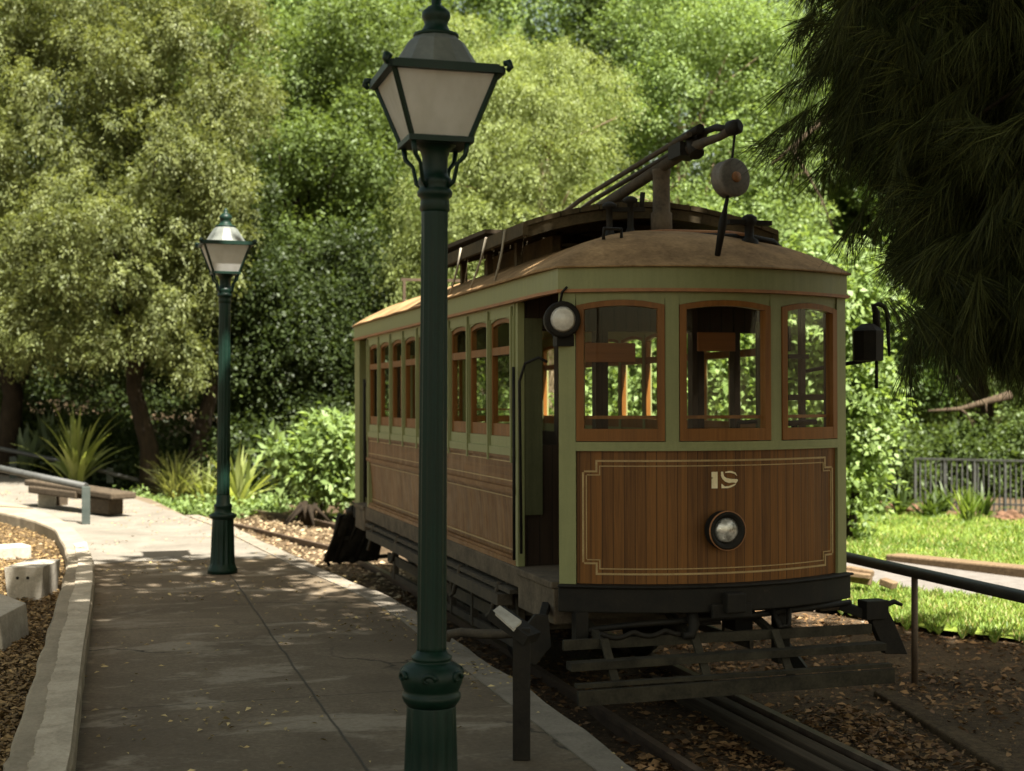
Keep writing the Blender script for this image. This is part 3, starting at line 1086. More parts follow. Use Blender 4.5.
for s, y0, y1 in ((1, 0.12, YA - 0.08),):
    mp = mside(s)
    mb = MB()
    mb.pbox(mp, y0, y1, 0.906, 1.75, -0.05, -0.02)
    for y in (y0, (y0 + y1) / 2 - 0.02, y1 - 0.05):
        mb.pbox(mp, y, y + 0.05, 1.75, 2.66, -0.05, -0.018)
    mb.pbox(mp, y0, y1, 2.02, 2.06, -0.048, -0.022)
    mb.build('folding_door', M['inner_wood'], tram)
# leaning boards and equipment seen through the front windows
for x0, z0, x1 in ((-0.60, 2.28, -0.20), (0.26, 2.36, 0.54)):
    mb = MB()
    mb.box(x0, x1, 0.70, 0.725, z0, z0 + 0.13)
    mb.build('notice_board', M['sign_wood'], tram, bevel=0.004)
mb = MB()
mb.lathe([(0.10, 0.9), (0.11, 0.92), (0.11, 1.75), (0.14, 1.77), (0.14, 1.80), (0.02, 1.83)], 18, (0.25, 0.06, 0))
mb.tube([(0.25, 0.06, 1.84), (0.25, 0.06, 1.88), (0.36, 0.0, 1.885)], 0.014, 8)
mb.build('controller', M['black'], tram)
mb = MB()
mb.tube([(0.62, 0.0, 0.9), (0.62, 0.0, 1.86)], 0.022, 8)
mb.tube([(0.50, -0.02, 1.87), (0.80, 0.05, 1.88)], 0.018, 8)
mb.build('brake_handle', M['black'], tram)
mb = MB()
mb.box(0.70, 0.78, 0.35, 0.5, 2.35, 2.52)
mb.tube([(0.74, 0.4, 2.8), (0.70, 0.4, 2.62), (0.74, 0.4, 2.5)], 0.02, 7)
mb.box(0.6, 0.9, 0.32, 0.36, 2.30, 2.33)
mb.build('circuit_breaker', M['black'], tram)
for s in (-1, 1):
    mb = MB()
    xa, xb = sorted((s * 0.86, s * 0.47))
    mb.box(xa, xb, YA + 0.12, YB - 0.12, 1.30, 1.35)
    xa, xb = sorted((s * 0.86, s * 0.82))
    mb.box(xa, xb, YA + 0.12, YB - 0.12, 1.36, 1.70)
    for i in range(6):
        y = YA + 0.3 + i * 0.95
        mb.box(min(s * 0.8, s * 0.52), max(s * 0.8, s * 0.52), y, y + 0.05, 0.903, 1.299)
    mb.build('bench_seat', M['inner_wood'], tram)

# --- fascia, roof, canopy
def plan(t, off=0.0, hw=HW, bow=BOW, yr=YR):
    """closed plan outline, t in 0..1"""
    n = 24
    pts = [mfront(-1 + 2 * i / n, 0, off) for i in range(n + 1)]
    for i in range(1, 24):
        pts.append((hw + off, YR * i / 24, 0))
    pts += [mrear(1 - 2 * i / n, 0, off) for i in range(n + 1)]
    for i in range(1, 24):
        pts.append((-hw - off, YR * (1 - i / 24), 0))
    return [Vector(p) for p in pts]


def band(mb, oa, ob, za, zb):
    a, b = plan(0, oa), plan(0, ob)
    n = len(a)
    vs = []
    for i in range(n):
        vs += [(a[i].x, a[i].y, za), (b[i].x, b[i].y, za), (b[i].x, b[i].y, zb), (a[i].x, a[i].y, zb)]
    fs = []
    for i in range(n):
        j = (i + 1) % n
        for k in range(4):
            k2 = (k + 1) % 4
            fs.append((i * 4 + k, i * 4 + k2, j * 4 + k2, j * 4 + k))
    mb.add(vs, fs)


ZE = 2.845
mb = MB()
band(mb, 0.0, 0.03, 2.70, ZE - 0.012)
mb.build('fascia', M['green'], tram)
mb = MB()
band(mb, 0.004, 0.05, 2.683, 2.703)
mb.build('fascia_moulding', M['orange'], tram)
mb = MB()
out_ = plan(0, 0.062)
rings = 12
n = len(out_)
vs, fs = [], []
ZTOP = 0.325
for r in range(rings + 1):
    q = r / rings
    for p in out_:
        c = Vector((0, min(max(p.y, 0.75), YR - 0.75), 0))
        v = p.lerp(c, q)
        z = ZE + ZTOP * (1 - (1 - q) ** 2.1) + 0.004 * sin(p.y * 7 + q * 9)
        vs.append((v.x, v.y, z))
for r in range(rings):
    for i in range(n):
        j = (i + 1) % n
        fs.append((r * n + i, r * n + j, (r + 1) * n + j, (r + 1) * n + i))
mb.add(vs, fs, True)
# underside lip and ceiling
vs2 = [(p.x, p.y, ZE - 0.012) for p in out_] + [(p.x * 0.93, p.y, ZE - 0.011) for p in out_]
mb.add(vs2, [(i, (i + 1) % n, n + (i + 1) % n, n + i) for i in range(n)])
mb.add([vs[i] for i in range(n)] + vs2[:n], [(i, (i + 1) % n, n + (i + 1) % n, n + i) for i in range(n)])
rf = mb.build('roof', M['roof'], tram)
mb = MB()
for x, y in ((-0.55, 0.2), (0.55, 0.5)):
    zz = ZE + 0.2
    mb.tube([(x - 0.06, y, zz + 0.0), (x - 0.06, y, zz + 0.07), (x + 0.06, y, zz + 0.07), (x + 0.06, y, zz)], 0.012, 6)
mb.build('roof_step', M['black'], rf)

# canopy: arched board deck over the roof on trestles
CY0, CY1, CX = 0.85, 3.5, 0.95
CZ = lambda x: 3.19 + 0.17 * (1 - (x / CX) ** 2)
mb = MB()
NA = 14
for i in range(NA):
    xa, xb = -CX + 2 * CX * i / NA, -CX + 2 * CX * (i + 1) / NA
    g = 0.004
    y0, y1 = CY0 + random.uniform(-0.015, 0.015), CY1 + random.uniform(-0.05, 0.05)
    vs = []
    for y in (y0, y1):
        for x, dz in ((xa + g, 0), (xb - g, 0), (xb - g, 0.035), (xa + g, 0.035)):
            vs.append((x, y, CZ(x) + dz))
    mb.add(vs, [(3, 2, 1, 0), (4, 5, 6, 7), (0, 1, 5, 4), (1, 2, 6, 5), (2, 3, 7, 6), (3, 0, 4, 7)])
mb.build('canopy_deck', M['canopy'], tram)
mb = MB()
for y in np.linspace(CY0 + 0.05, CY1 - 0.15, 4):
    for i in range(10):
        xa, xb = -0.93 + 1.86 * i / 10, -0.93 + 1.86 * (i + 1) / 10
        mb.beam((xa, y, CZ(xa) - 0.04), (xb, y, CZ(xb) - 0.04), 0.06, 0.07)
    for x in (-0.72, 0.72, -0.42, 0.42):
        if y < CY0 + 0.2:
            continue
        mb.box(x - 0.025, x + 0.025, y - 0.03, y + 0.03, 2.93, CZ(x) - 0.05)
for x in (-0.93, 0.93):
    mb.beam((x, CY0, CZ(x) - 0.03), (x, CY1, CZ(x) - 0.03), 0.04, 0.06)
for x in (-0.55, 0.55):
    mb.box(x - 0.03, x + 0.03, CY0 + 0.5, CY1 - 0.3, 2.96, 3.20)
mb.build('canopy_trestle', M['canopy'], tram)
mb = MB()
mb.beam((-0.80, 1.9, 3.285), (-0.84, 3.9, 3.285), 0.26, 0.03)
mb.build('roof_plank', M['timber_y'], tram)
for y, dy in ((1.25, 0.12), (1.75, 0.3), (2.5, 0.2), (3.1, 0.1)):
    mb = MB()
    mb.tube([(-0.96, y, 3.22), (-0.97, y + dy * 0.3, 3.08), (-0.985, y + dy * 0.7, 2.96), (-1.0, y + dy, 2.87)], 0.009, 5)
    mb.build('lashing_rope', M['rope'], tram)

# trolley pole stowed along the roof, its head over the front end
mb = MB()
mb.tube([(0, 2.6, 3.45), (0, 1.4, 3.55), (0, 0.25, 3.655)], [0.042, 0.042, 0.038], 12)
mb.tube([(0, 0.25, 3.655), (0.0, 0.0, 3.66), (0.01, -0.2, 3.655), (0.02, -0.36, 3.675)], [0.045, 0.03, 0.025, 0.03], 8)
for x in (-0.06, 0.045):
    mb.tube([(x, 4.2, 3.37), (x, 2.2, 3.60), (x, 0.6, 3.70), (x, 0.1, 3.725)], 0.019, 8)
tp = mb.build('trolley_pole', M['dirtyiron'], tram)
mb = MB()
mb.box(-0.075, 0.075, 0.22, 0.42, 3.61, 3.70)
mb.tube([(-0.03, 0.42, 3.73), (-0.02, 0.02, 3.75)], [0.022, 0.03], 8)
mb.tube([(0.04, 0.3, 3.70), (0.03, 0.1, 3.74), (0.03, -0.1, 3.735), (0.02, -0.3, 3.69)], [0.02, 0.024, 0.022, 0.02], 8)
mb.tube([(0, 0.12, 3.60), (0, 0.2, 3.72)], 0.05, 8)
mb.build('pole_clamp', M['black'], tp)
mb = MB()
mb.lathe([(0.02, -0.05), (0.044, -0.045), (0.048, 0.0), (0.044, 0.03), (0.03, 0.04)], 16, (0.02, -0.4, 3.68), (0.5, -0.8, 0.1))
mb.build('trolley_head', M['black'], tp)
mb = MB()
mb.lathe([(0.075, 3.10), (0.072, 3.30), (0.06, 3.31), (0.058, 3.56), (0.065, 3.58), (0.065, 3.60)], 16, (0, 0.72, 0))
mb.build('roof_mast', M['sole'], tram)
mb = MB()
mb.tube([(-0.12, 1.9, 3.33), (-0.1, 1.9, 3.42), (-0.05, 1.9, 3.47)], [0.06, 0.03, 0.03], 8)
mb.lathe([(0.11, 3.28), (0.10, 3.34), (0.05, 3.37), (0.045, 3.5), (0.08, 3.51), (0.08, 3.54)], 14, (0.06, 1.75, 0))
mb.box(-0.14, 0.2, 1.70, 1.82, 3.46, 3.49)
mb.tube([(0.0, 1.9, 3.36), (0.0, 2.9, 3.38)], 0.03, 7)
mb.tube([(0.25, 1.5, 3.33), (0.3, 1.5, 3.42), (0.34, 1.48, 3.38)], 0.07, 8)
mb.build('pole_pivot', M['black'], tram)
mb = MB()
mb.tube([(0.03, -0.38, 3.66), (0.02, -0.36, 3.5), (0.01, -0.34, 3.40)], 0.008, 6)
mb.tube([(0.01, -0.33, 3.30), (0.0, -0.30, 3.2), (-0.005, -0.28, 3.12), (-0.02, -0.22, 2.9)], [0.01, 0.014, 0.028, 0.018], 8)
mb.build('trolley_rope', M['black'], tram)
mb = MB()
mb.lathe([(0.001, -0.055), (0.105, -0.055), (0.114, -0.045), (0.10, -0.03), (0.10, 0.02), (0.118, 0.03), (0.118, 0.045), (0.108, 0.055), (0.001, 0.055)], 28, (0.01, -0.35, 3.375), (0.25, -0.95, 0.05))
rl = mb.build('rope_reel', M['reel'], tram)
mb = MB()
mb.lathe([(0.001, 0.054), (0.034, 0.056), (0.03, 0.07), (0.001, 0.072)], 14, (0.01, -0.35, 3.375), (0.25, -0.95, 0.05))
mb.build('hub', M['orange'], rl)
mb = MB()
mb.box(0.22, 0.52, 0.10, 0.16, 3.16, 3.19)
mb.lathe([(0.07, 2.98), (0.06, 3.06), (0.03, 3.08), (0.03, 3.15), (0.05, 3.17), (0.05, 3.21), (0.02, 3.23)], 12, (0.37, 0.13, 0))
mb.tube([(0.05, 0.3, 3.10), (0.4, 0.2, 3.09), (0.60, 0.25, 3.07), (0.72, 0.3, 3.0), (0.70, 0.36, 2.93)], 0.022, 8)
mb.build('roof_insulator', M['black'], tram)
for x, h in ((-0.40, 0.24), (-0.25, 0.27)):
    mb = MB()
    zb_ = 3.04 + 0.09 * (1 - abs(x))
    mb.lathe([(0.075, zb_), (0.07, zb_ + 0.02), (0.035, zb_ + 0.05), (0.022, zb_ + 0.08), (0.022, zb_ + h - 0.03), (0.05, zb_ + h - 0.02), (0.05, zb_ + h), (0.02, zb_ + h + 0.02)], 14, (x, 0.66, 0))
    if x > -0.3:
        mb.beam((x - 0.14, 0.66, zb_ + h * 0.72), (x + 0.10, 0.66, zb_ + h * 0.76), 0.035, 0.03)
        mb.tube([(x + 0.08, 0.66, zb_ + h * 0.76), (x + 0.09, 0.66, zb_ + h + 0.05)], 0.018, 7)
    mb.build('pole_stand', M['black'], tram)
mb = MB()
mb.tube([(-0.25, 0.75, 3.16), (0.0, 0.6, 3.165), (0.3, 0.3, 3.13), (0.36, 0.15, 3.10)], 0.012, 6)
mb.build('roof_cable', M['orange'], tram)
mb = MB()
mb.box(-0.6, 0.3, 6.5, 6.53, 3.30, 3.33)
mb.box(-0.58, -0.55, 6.5, 6.53, 3.0, 3.3)
mb.box(0.2, 0.23, 6.5, 6.53, 3.0, 3.3)
mb.build('rear_roof_rail', M['timber_y'], tram)

# lamp box on its hooked bracket off the lawn side of the front end
mb = MB()
mb.tube([(1.0, 0.55, 2.22), (1.12, 0.45, 2.25), (1.4, 0.30, 2.3)], 0.014, 7)
mb.tube([(1.4, 0.30, 2.46), (1.4, 0.30, 2.62), (1.38, 0.30, 2.665), (1.42, 0.30, 2.675), (1.46, 0.30, 2.66), (1.485, 0.30, 2.62), (1.495, 0.30, 2.40), (1.5, 0.30, 2.32)], [0.028, 0.026, 0.02, 0.018, 0.017, 0.015, 0.012, 0.008], 8)
mb.tube([(1.4, 0.30, 2.32), (1.4, 0.30, 2.10)], 0.012, 6)
br = mb.build('hook_bracket', M['black'], tram)
mb = MB()
mb.lathe([(0.04, 2.54), (0.085, 2.51), (0.108, 2.49), (0.105, 2.29), (0.09, 2.285)], 8, (1.335, 0.30, 0), smooth=False)
mb.build('lamp_box', M['black'], br)

# --- running gear
mb = MB()
for s in (-1, 1):
    x = s * 0.60
    mb.box(x - 0.03, x + 0.03, 1.3, 5.9, 0.42, 0.52)
    mb.box(x - 0.03, x + 0.03, 1.6, 5.6, 0.18, 0.24)
    for y in (1.9, 2.9, 4.3, 5.3):
        mb.box(x - 0.05, x + 0.05, y - 0.14, y + 0.14, 0.20, 0.56)
    for y in (2.4, 3.6, 4.8):
        mb.lathe([(0.06, 0.52), (0.075, 0.56), (0.06, 0.60), (0.075, 0.64), (0.06, 0.70), (0.07, 0.76)], 12, (x, y, 0))
    mb.tube([(x + s * 0.12, 1.0, 0.56), (x + s * 0.16, 2.2, 0.40), (x + s * 0.16, 5.0, 0.40), (x + s * 0.12, 6.3, 0.56)], 0.022, 7)
    mb.beam((x + s * 0.2, 1.2, 0.42), (x + s * 0.2, 6.2, 0.40), 0.03, 0.09)
    mb.beam((x + s * 0.2, 1.0, 0.27), (x + s * 0.2, 6.0, 0.24), 0.03, 0.06)
    for y in (1.4, 2.7, 3.4, 4.6, 5.8):
        mb.box(x + s * 0.2 - 0.025, x + s * 0.2 + 0.025, y, y + 0.05, 0.22, 0.75)
mb.box(-0.5, 0.5, 2.2, 2.6, 0.28, 0.66)
mb.box(-0.5, 0.5, 4.6, 5.0, 0.28, 0.66)
mb.box(-0.62, 0.62, 1.3, 1.38, 0.40, 0.52)
mb.box(-0.62, 0.62, 5.8, 5.88, 0.40, 0.52)
mb.box(-0.4, 0.4, 0.9, 6.2, 0.68, 0.76)
mb.box(-0.9, 0.9, 0.1, 0.18, 0.66, 0.80)
mb.box(-0.9, 0.9, 0.8, 0.88, 0.66, 0.80)
mb.build('truck_frame', M['dirtyiron'], tram)
for y in (2.4, 4.9):
    for s in (-1, 1):
        mb = MB()
        c = (s * 0.515, y, 0.385)
        mb.lathe([(0.001, -0.03), (0.10, -0.035), (0.12, -0.015), (0.31, -0.015), (0.34, -0.045), (0.43, -0.045), (0.43, -0.018), (0.385, -0.012), (0.38, 0.05), (0.33, 0.05), (0.30, 0.015), (0.12, 0.02), (0.11, 0.06), (0.001, 0.06)], 36, c, (s, 0, 0))
        mb.build('wheel', M['black'], tram)
    mb = MB()
    mb.tube([(-0.5, y, 0.385), (0.5, y, 0.385)], 0.05, 10)
    mb.build('axle', M['black'], tram)

# --- lifeguard tray and hoses at the front
mb = MB()
mb.box(-1.05, 1.0, -0.30, -0.27, 0.545, 0.605)
mb.beam((-1.06, -0.42, 0.475), (1.0, -0.42, 0.49), 0.10, 0.045)
mb.beam((-1.06, -0.58, 0.32), (0.98, -0.58, 0.335), 0.035, 0.085)
mb.beam((-1.06, -0.545, 0.385), (0.98, -0.545, 0.395), 0.05, 0.022)
lg = mb.build('lifeguard_tray', M['slat'], tram)
for x in (-0.8, -0.22, 0.32):
    mb = MB()
    mb.beam((x, -0.30, 0.60), (x, -0.44, 0.45), 0.05, 0.02)
    mb.beam((x, -0.44, 0.45), (x, -0.565, 0.30), 0.05, 0.02)
    mb.beam((x, 0.35, 0.74), (x, -0.28, 0.58), 0.04, 0.04)
    mb.build('strut', M['slat'], lg)
mb = MB()
pts = []
for i in range(25):
    t = i / 24
    pts.append((-0.82 + 0.52 * t, -0.30, 0.655 - 0.03 * abs(sin(t * pi * 2.5)) - 0.02))
mb.tube(pts, 0.016, 7)
mb.tube([(-0.9, -0.1, 0.62), (-0.6, -0.2, 0.66), (0.2, -0.24, 0.69), (0.95, -0.12, 0.72)], 0.02, 7)
mb.tube([(-0.22, -0.27, 0.74), (-0.22, -0.31, 0.66), (-0.25, -0.33, 0.60), (-0.30, -0.33, 0.60)], [0.04, 0.035, 0.03, 0.02], 8)
mb.tube([(0.33, -0.25, 0.72), (0.36, -0.3, 0.62), (0.42, -0.3, 0.62), (0.45, -0.25, 0.72)], 0.018, 7)
mb.box(0.45, 0.53, -0.1, 0.0, 0.35, 0.73)
mb.beam((0.5, 0.0, 0.5), (0.62, -0.1, 0.3), 0.05, 0.07)
mb.box(0.2, 0.32, 0.0, 0.2, 0.55, 0.73)
mb.box(-0.05, 0.1, 0.0, 0.2, 0.60, 0.73)
mb.box(-0.92, -0.84, -0.14, -0.06, 0.55, 0.74)
mb.build('brake_hose', M['black'], tram)
# folded corner steps
for s in (-1, 1):
    mb = MB()
    if s < 0:
        pts = [(-1.33, 0.60), (-1.20, 0.755), (-1.12, 0.745), (-1.10, 0.56), (-1.20, 0.45), (-1.32, 0.49)]
        mb.prism(pts, lambda a, z, o: (a, -0.22 + o, z), 0, 0.035)
        mb.beam((-1.12, -0.1, 0.70), (-1.0, 0.2, 0.74), 0.05, 0.05)
    else:
        pts = [(1.06, 0.60), (1.10, 0.68), (1.17, 0.69), (1.22, 0.60), (1.32, 0.38), (1.16, 0.39)]
        mb.prism(pts, lambda a, z, o: (a, -0.20 + o, z), 0, 0.06)
        mb.box(1.00, 1.16, -0.24, -0.12, 0.62, 0.74)
        mb.tube([(1.14, -0.2, 0.70), (1.22, -0.2, 0.725), (1.28, -0.2, 0.70)], [0.02, 0.018, 0.012], 7)
        mb.beam((0.9, -0.08, 0.70), (1.05, -0.18, 0.64), 0.06, 0.06)
    mb.build('corner_step', M['black'], tram, bevel=0.006)
# lifeguard folded up at the rear, dark netted tray
mb = MB()
for i, x in enumerate(np.linspace(-1.22, -0.6, 6)):
    mb.tube([(x + 0.04, YR + 0.28, 0.84 + 0.03 * (i % 2)), (x - 0.02 * (i % 3), YR + 0.42, 0.55), (x - 0.08, YR + 0.60, 0.22)], [0.03, 0.022, 0.03], 6)
for q in (0.05, 0.5, 0.97):
    mb.beam((-1.14 - 0.08 * q, YR + 0.28 + 0.33 * q, 0.84 - 0.64 * q), (-0.46 - 0.08 * q, YR + 0.30 + 0.33 * q, 0.86 - 0.62 * q), 0.05, 0.05)
net = [[(-1.20 + 0.62 * i / 8 - 0.08 * j / 6, YR + 0.27 + 0.33 * j / 6 + 0.05 * sin(i * 1.9 + j * 1.3), 0.82 - 0.62 * j / 6 + 0.03 * sin(i * 2.7 + j)) for i in range(9)] for j in range(7)]
mb.add([p for row in net for p in row], [(j * 9 + i, j * 9 + i + 1, j * 9 + i + 10, j * 9 + i + 9) for j in range(6) for i in range(8)], True)
mb.tube([(-1.18, YR + 0.5, 0.45), (-1.30, YR + 0.6, 0.30), (-1.25, YR + 0.64, 0.16)], 0.022, 7)
mb.tube([(-1.02, YR + 0.1, 0.92), (-1.06, YR + 0.25, 0.88), (-1.0, YR + 0.3, 0.8)], 0.06, 7)
rg = mb.build('rear_lifeguard', M['black'], tram)
rg.scale = (0.94, 1.0, 0.9)


# ------------------------------------------------------------------ lamp posts
def lamp_post(x, y, z, yaw, label, tilt=0.0, ornate=True):
    t = empty('lamp_post', (x, y, z), label, 'lamp post', 'Victorian lamp posts on the platform', (0, tilt, yaw))
    mb = MB()
    mb.lathe([(0.135, 0.0), (0.135, 0.035), (0.122, 0.06), (0.118, 0.075), (0.112, 0.10), (0.104, 0.35), (0.098, 0.49), (0.096, 0.50)], 112, (0, 0, 0), flute=(14, 0.013, 0.1, 0.45))
    mb.build('pedestal', M['lampgreen'], t)
    mb = MB()
    if not ornate:
        mb.lathe([(0.098, 0.495), (0.115, 0.505), (0.124, 0.52), (0.124, 0.535), (0.105, 0.545), (0.085, 0.55), (0.076, 0.56), (0.078, 0.60), (0.084, 0.61), (0.082, 0.625), (0.066, 0.635), (0.060, 0.715)], 40)
    else:
        mb.lathe([(0.098, 0.495), (0.112, 0.515), (0.118, 0.528), (0.116, 0.545), (0.108, 0.552), (0.114, 0.565), (0.126, 0.60), (0.124, 0.63), (0.108, 0.655), (0.082, 0.668), (0.072, 0.672), (0.08, 0.68), (0.082, 0.69), (0.066, 0.70), (0.06, 0.715)], 40)
    for k in range(6 if ornate else 0):
        q = k * pi / 3 + 0.2
        c = Vector((cos(q) * 0.118, sin(q) * 0.118, 0.615))
        pts = []
        for i in range(12):
            a = i / 11 * 1.6 * pi
            r = 0.034 * (1 - i / 14)
            tg = Vector((-sin(q), cos(q), 0))
            pts.append(c + tg * (r * cos(a)) + Vector((0, 0, r * sin(a) * 0.8)) + Vector((cos(q), sin(q), 0)) * (0.004 + 0.006 * i / 11))
        mb.tube(pts, [0.012 - 0.0006 * i for i in range(12)], 6)
    mb.build('collar_base', M['lampgreen'], t)
    mb = MB()
    prof = [(0.060, 0.70)] + [(0.060 - 0.006 * i / 8, 0.73 + i * 0.215) for i in range(9)] + [(0.053, 2.50)]
    mb.lathe(prof, 96, flute=(12, 0.006, 0.72, 2.42))
    mb.build('column', M['lampgreen'], t)
    mb = MB()
    mb.lathe([(0.053, 2.46), (0.060, 2.47), (0.058, 2.50), (0.056, 2.515), (0.069, 2.525), (0.071, 2.54), (0.066, 2.55), (0.060, 2.56), (0.068, 2.575), (0.066, 2.595), (0.054, 2.605), (0.05, 2.63), (0.052, 2.68), (0.058, 2.70), (0.072, 2.72), (0.105, 2.737)], 32)
    mb.build('capital', M['lampgreen'], t)
    mb = MB()
    sb, stp, zb, zt = 0.118, 0.205, 2.748, 2.99
    mb.box(-sb - 0.012, sb + 0.012, -sb - 0.012, sb + 0.012, zb - 0.022, zb)
    for i, j in ((-1, -1), (1, -1), (1, 1), (-1, 1)):
        mb.beam((i * sb, j * sb, zb), (i * stp, j * stp, zt), 0.016, 0.016)
        mb.tube([(i * (sb - 0.01), j * (sb - 0.01), zb - 0.02), (i * 0.10, j * 0.10, zb - 0.07), (i * 0.075, j * 0.075, zb - 0.10), (i * 0.062, j * 0.062, zb - 0.17), (i * 0.045, j * 0.045, zb - 0.19)], [0.011, 0.01, 0.008, 0.009, 0.007], 7)
    for a, b in (((-1, -1), (1, -1)), ((1, -1), (1, 1)), ((1, 1), (-1, 1)), ((-1, 1), (-1, -1))):
        mb.beam((a[0] * (stp + 0.012), a[1] * (stp + 0.012), zt + 0.005), (b[0] * (stp + 0.012), b[1] * (stp + 0.012), zt + 0.005), 0.03, 0.024)
        mb.beam((a[0] * (stp + 0.0), a[1] * (stp + 0.0), zt + 0.021), (b[0] * (stp + 0.0), b[1] * (stp + 0.0), zt + 0.021), 0.05, 0.010)
    for i, j in ((-1, -1), (1, -1), (1, 1), (-1, 1)):
        mb.tube([(i * (stp + 0.02), j * (stp + 0.02), zt + 0.03), (i * (stp + 0.035), j * (stp + 0.035), zt + 0.032), (i * (stp + 0.04), j * (stp + 0.04), zt + 0.015), (i * (stp + 0.03), j * (stp + 0.03), zt + 0.0)], [0.012, 0.014, 0.014, 0.009], 7)
    mb.build('lantern_frame', M['lampgreen'], t)
    mb = MB()
    a, b = sb - 0.004, stp - 0.004
    vs = [(-a, -a, zb), (a, -a, zb), (a, a, zb), (-a, a, zb), (-b, -b, zt), (b, -b, zt), (b, b, zt), (-b, b, zt)]
    mb.add(vs, [(0, 1, 5, 4), (1, 2, 6, 5), (2, 3, 7, 6), (3, 0, 4, 7)])
    mb.build('lantern_glass', M['frost'], t)
    mb = MB()
    mb.lathe([(0.235, zt + 0.018), (0.215, zt + 0.03), (0.185, zt + 0.035), (0.165, zt + 0.065), (0.14, zt + 0.105), (0.115, zt + 0.145), (0.085, zt + 0.17)], 12, smooth=False)
    mb.build('lantern_roof', M['lampgrey'], t)
    mb = MB()
    mb.lathe([(0.085, zt + 0.165), (0.092, zt + 0.172), (0.09, zt + 0.182), (0.062, zt + 0.19), (0.052, zt + 0.205), (0.046, zt + 0.22), (0.05, zt + 0.235), (0.058, zt + 0.25), (0.056, zt + 0.27), (0.035, zt + 0.29), (0.018, zt + 0.30), (0.02, zt + 0.32), (0.008, zt + 0.345)], 24)
    mb.build('finial', M['lampgreen'], t)
    return t


d1 = 5.61
x, y = wd(430.5, d1)
lamp_post(x, y, -0.07, -TH + R(15), 'tall dark green lamp post standing nearest, in front of the tram side', R(0.4))
x, y = wd(222.5, 12.84)
lamp_post(x, y, 0.0, -TH + R(17), 'dark green lamp post standing alone in the middle of the paved platform', R(0.5), False)

# ------------------------------------------------------------------ small furniture
# lectern sign post on the platform edge
px_, py_ = wd(521.5, 6.39)
st_ = empty('lectern_sign', (px_, py_, 0), 'black lectern sign post with pale tilted plate at the platform edge', 'sign', rot=(0, 0, -TH))
mb = MB()
mb.box(-0.04, 0.04, -0.02, 0.02, 0.0, 0.60)
mb.build('post', M['black'], st_, bevel=0.004)
mb = MB()
pv = [Vector((-0.130, 0.04, 0.672)), Vector((-0.100, 0.12, 0.684)), Vector((0.0, 0.03, 0.628)), Vector((-0.036, -0.05, 0.604))]
vs = pv + [p - Vector((0, 0, 0.012)) for p in pv]
mb.add(vs, [(0, 1, 2, 3), (7, 6, 5, 4), (0, 4, 5, 1), (1, 5, 6, 2), (2, 6, 7, 3), (3, 7, 4, 0)])
mb.build('plate', M['plate'], st_)
mb = MB()
mb.beam((-0.12, 0.10, 0.655), (0.05, 0.0, 0.55), 0.12, 0.05)
mb.build('bracket', M['black'], st_)
# bent hose pipe lying over the platform edge
mb = MB()
p = [at_d(447, 641, 9.0), at_d(449, 634, 9.0), at_d(462, 632, 8.95), at_d(480, 634, 8.9), at_d(500, 634, 8.85), at_d(515, 633, 8.8)]
mb.tube(p, [0.022, 0.028, 0.028, 0.03, 0.03, 0.03], 8)
tag(mb.build('drain_pipe', M['dirtyiron']), 'short bent dark pipe poking over the platform edge below the tram side', 'pipe')

# handrail on the lawn side
a, b = at_d(846, 557, 11.2), at_d(1024, 597, 9.05)
a, b = Vector(a), Vector(b)
dr = (b - a)
hr = empty('handrail', (a.x, a.y, -0.47), 'dark pipe handrail on thin posts between the tram and the lawn', 'handrail')
O = Vector((a.x, a.y, -0.47))
mb = MB()
mb.tube([a - dr * 1.2 - O, a - O, b - O, b + dr * 0.9 - O], 0.042, 12)
mb.build('rail', M['pipe'], hr)
for q in (-0.75, 0.437, 1.6):
    p = a + dr * q
    mb = MB()
    mb.tube([Vector((p.x, p.y, -0.56)) - O, Vector((p.x, p.y, p.z - 0.03)) - O], 0.024, 10)
    mb.build('post', M['rail'], hr)

# long timbers edging the path
mb = MB()
mb.beam(at_d(893, 560.5, 17.2), at_d(1180, 590, 14.2), 0.28, 0.17)
tag(mb.build('path_timber', M['timber'], bevel=0.02), 'long weathered squared timber edging the path beyond the handrail', 'timber')
mb = MB()
mb.beam(at_d(800, 566, 14.6), at_d(872, 575.5, 14.3), 0.3, 0.05)
sb_ = mb
sb_.beam(at_d(846, 573, 14.4), at_d(872, 578, 14.3), 0.12, 0.15)
sb_.beam(at_d(882, 581, 14.3), at_d(895, 586, 14.2), 0.12, 0.07)
tag(sb_.build('broken_plank', M['timber'], bevel=0.01), 'broken pale plank with a dark split end beside the tram', 'plank')

# log bench beside the curve of the kerb
bx, by, _ = at(60, 507)
bench = empty('timber_bench', (bx, by, 0), 'long heavy timber slab bench on concrete and timber blocks', 'bench')
O = Vector((bx, by, 0))
V = lambda px, py, d: Vector(at_d(px, py, d)) - O
mb = MB()
mb.beam(V(36, 482, 20.3), V(124, 496, 18.3), 0.36, 0.085)
mb.build('seat', M['timber_y'], bench, bevel=0.02)
mb = MB()
mb.beam(V(36, 489, 20.0), V(84, 495, 19.0), 0.25, 0.1)
mb.build('seat_bearer', M['timber_y'], bench, bevel=0.02)
mb = MB()
p = V(47, 507, 20.0)
mb.box(p.x - 0.12, p.x + 0.12, p.y - 0.1, p.y + 0.12, -0.02, 0.29)
mb.build('concrete_support', M['block'], bench, bevel=0.01)
mb = MB()
p = V(59, 506, 20.3)
mb.box(p.x - 0.12, p.x + 0.12, p.y - 0.1, p.y + 0.12, -0.02, 0.2)
mb.build('timber_support', M['timber_y'], bench, bevel=0.01)
mb = MB()
p = V(104, 508, 18.9)
mb.beam(V(92, 503.5, 18.9), V(116, 507, 18.5), 0.22, 0.2)
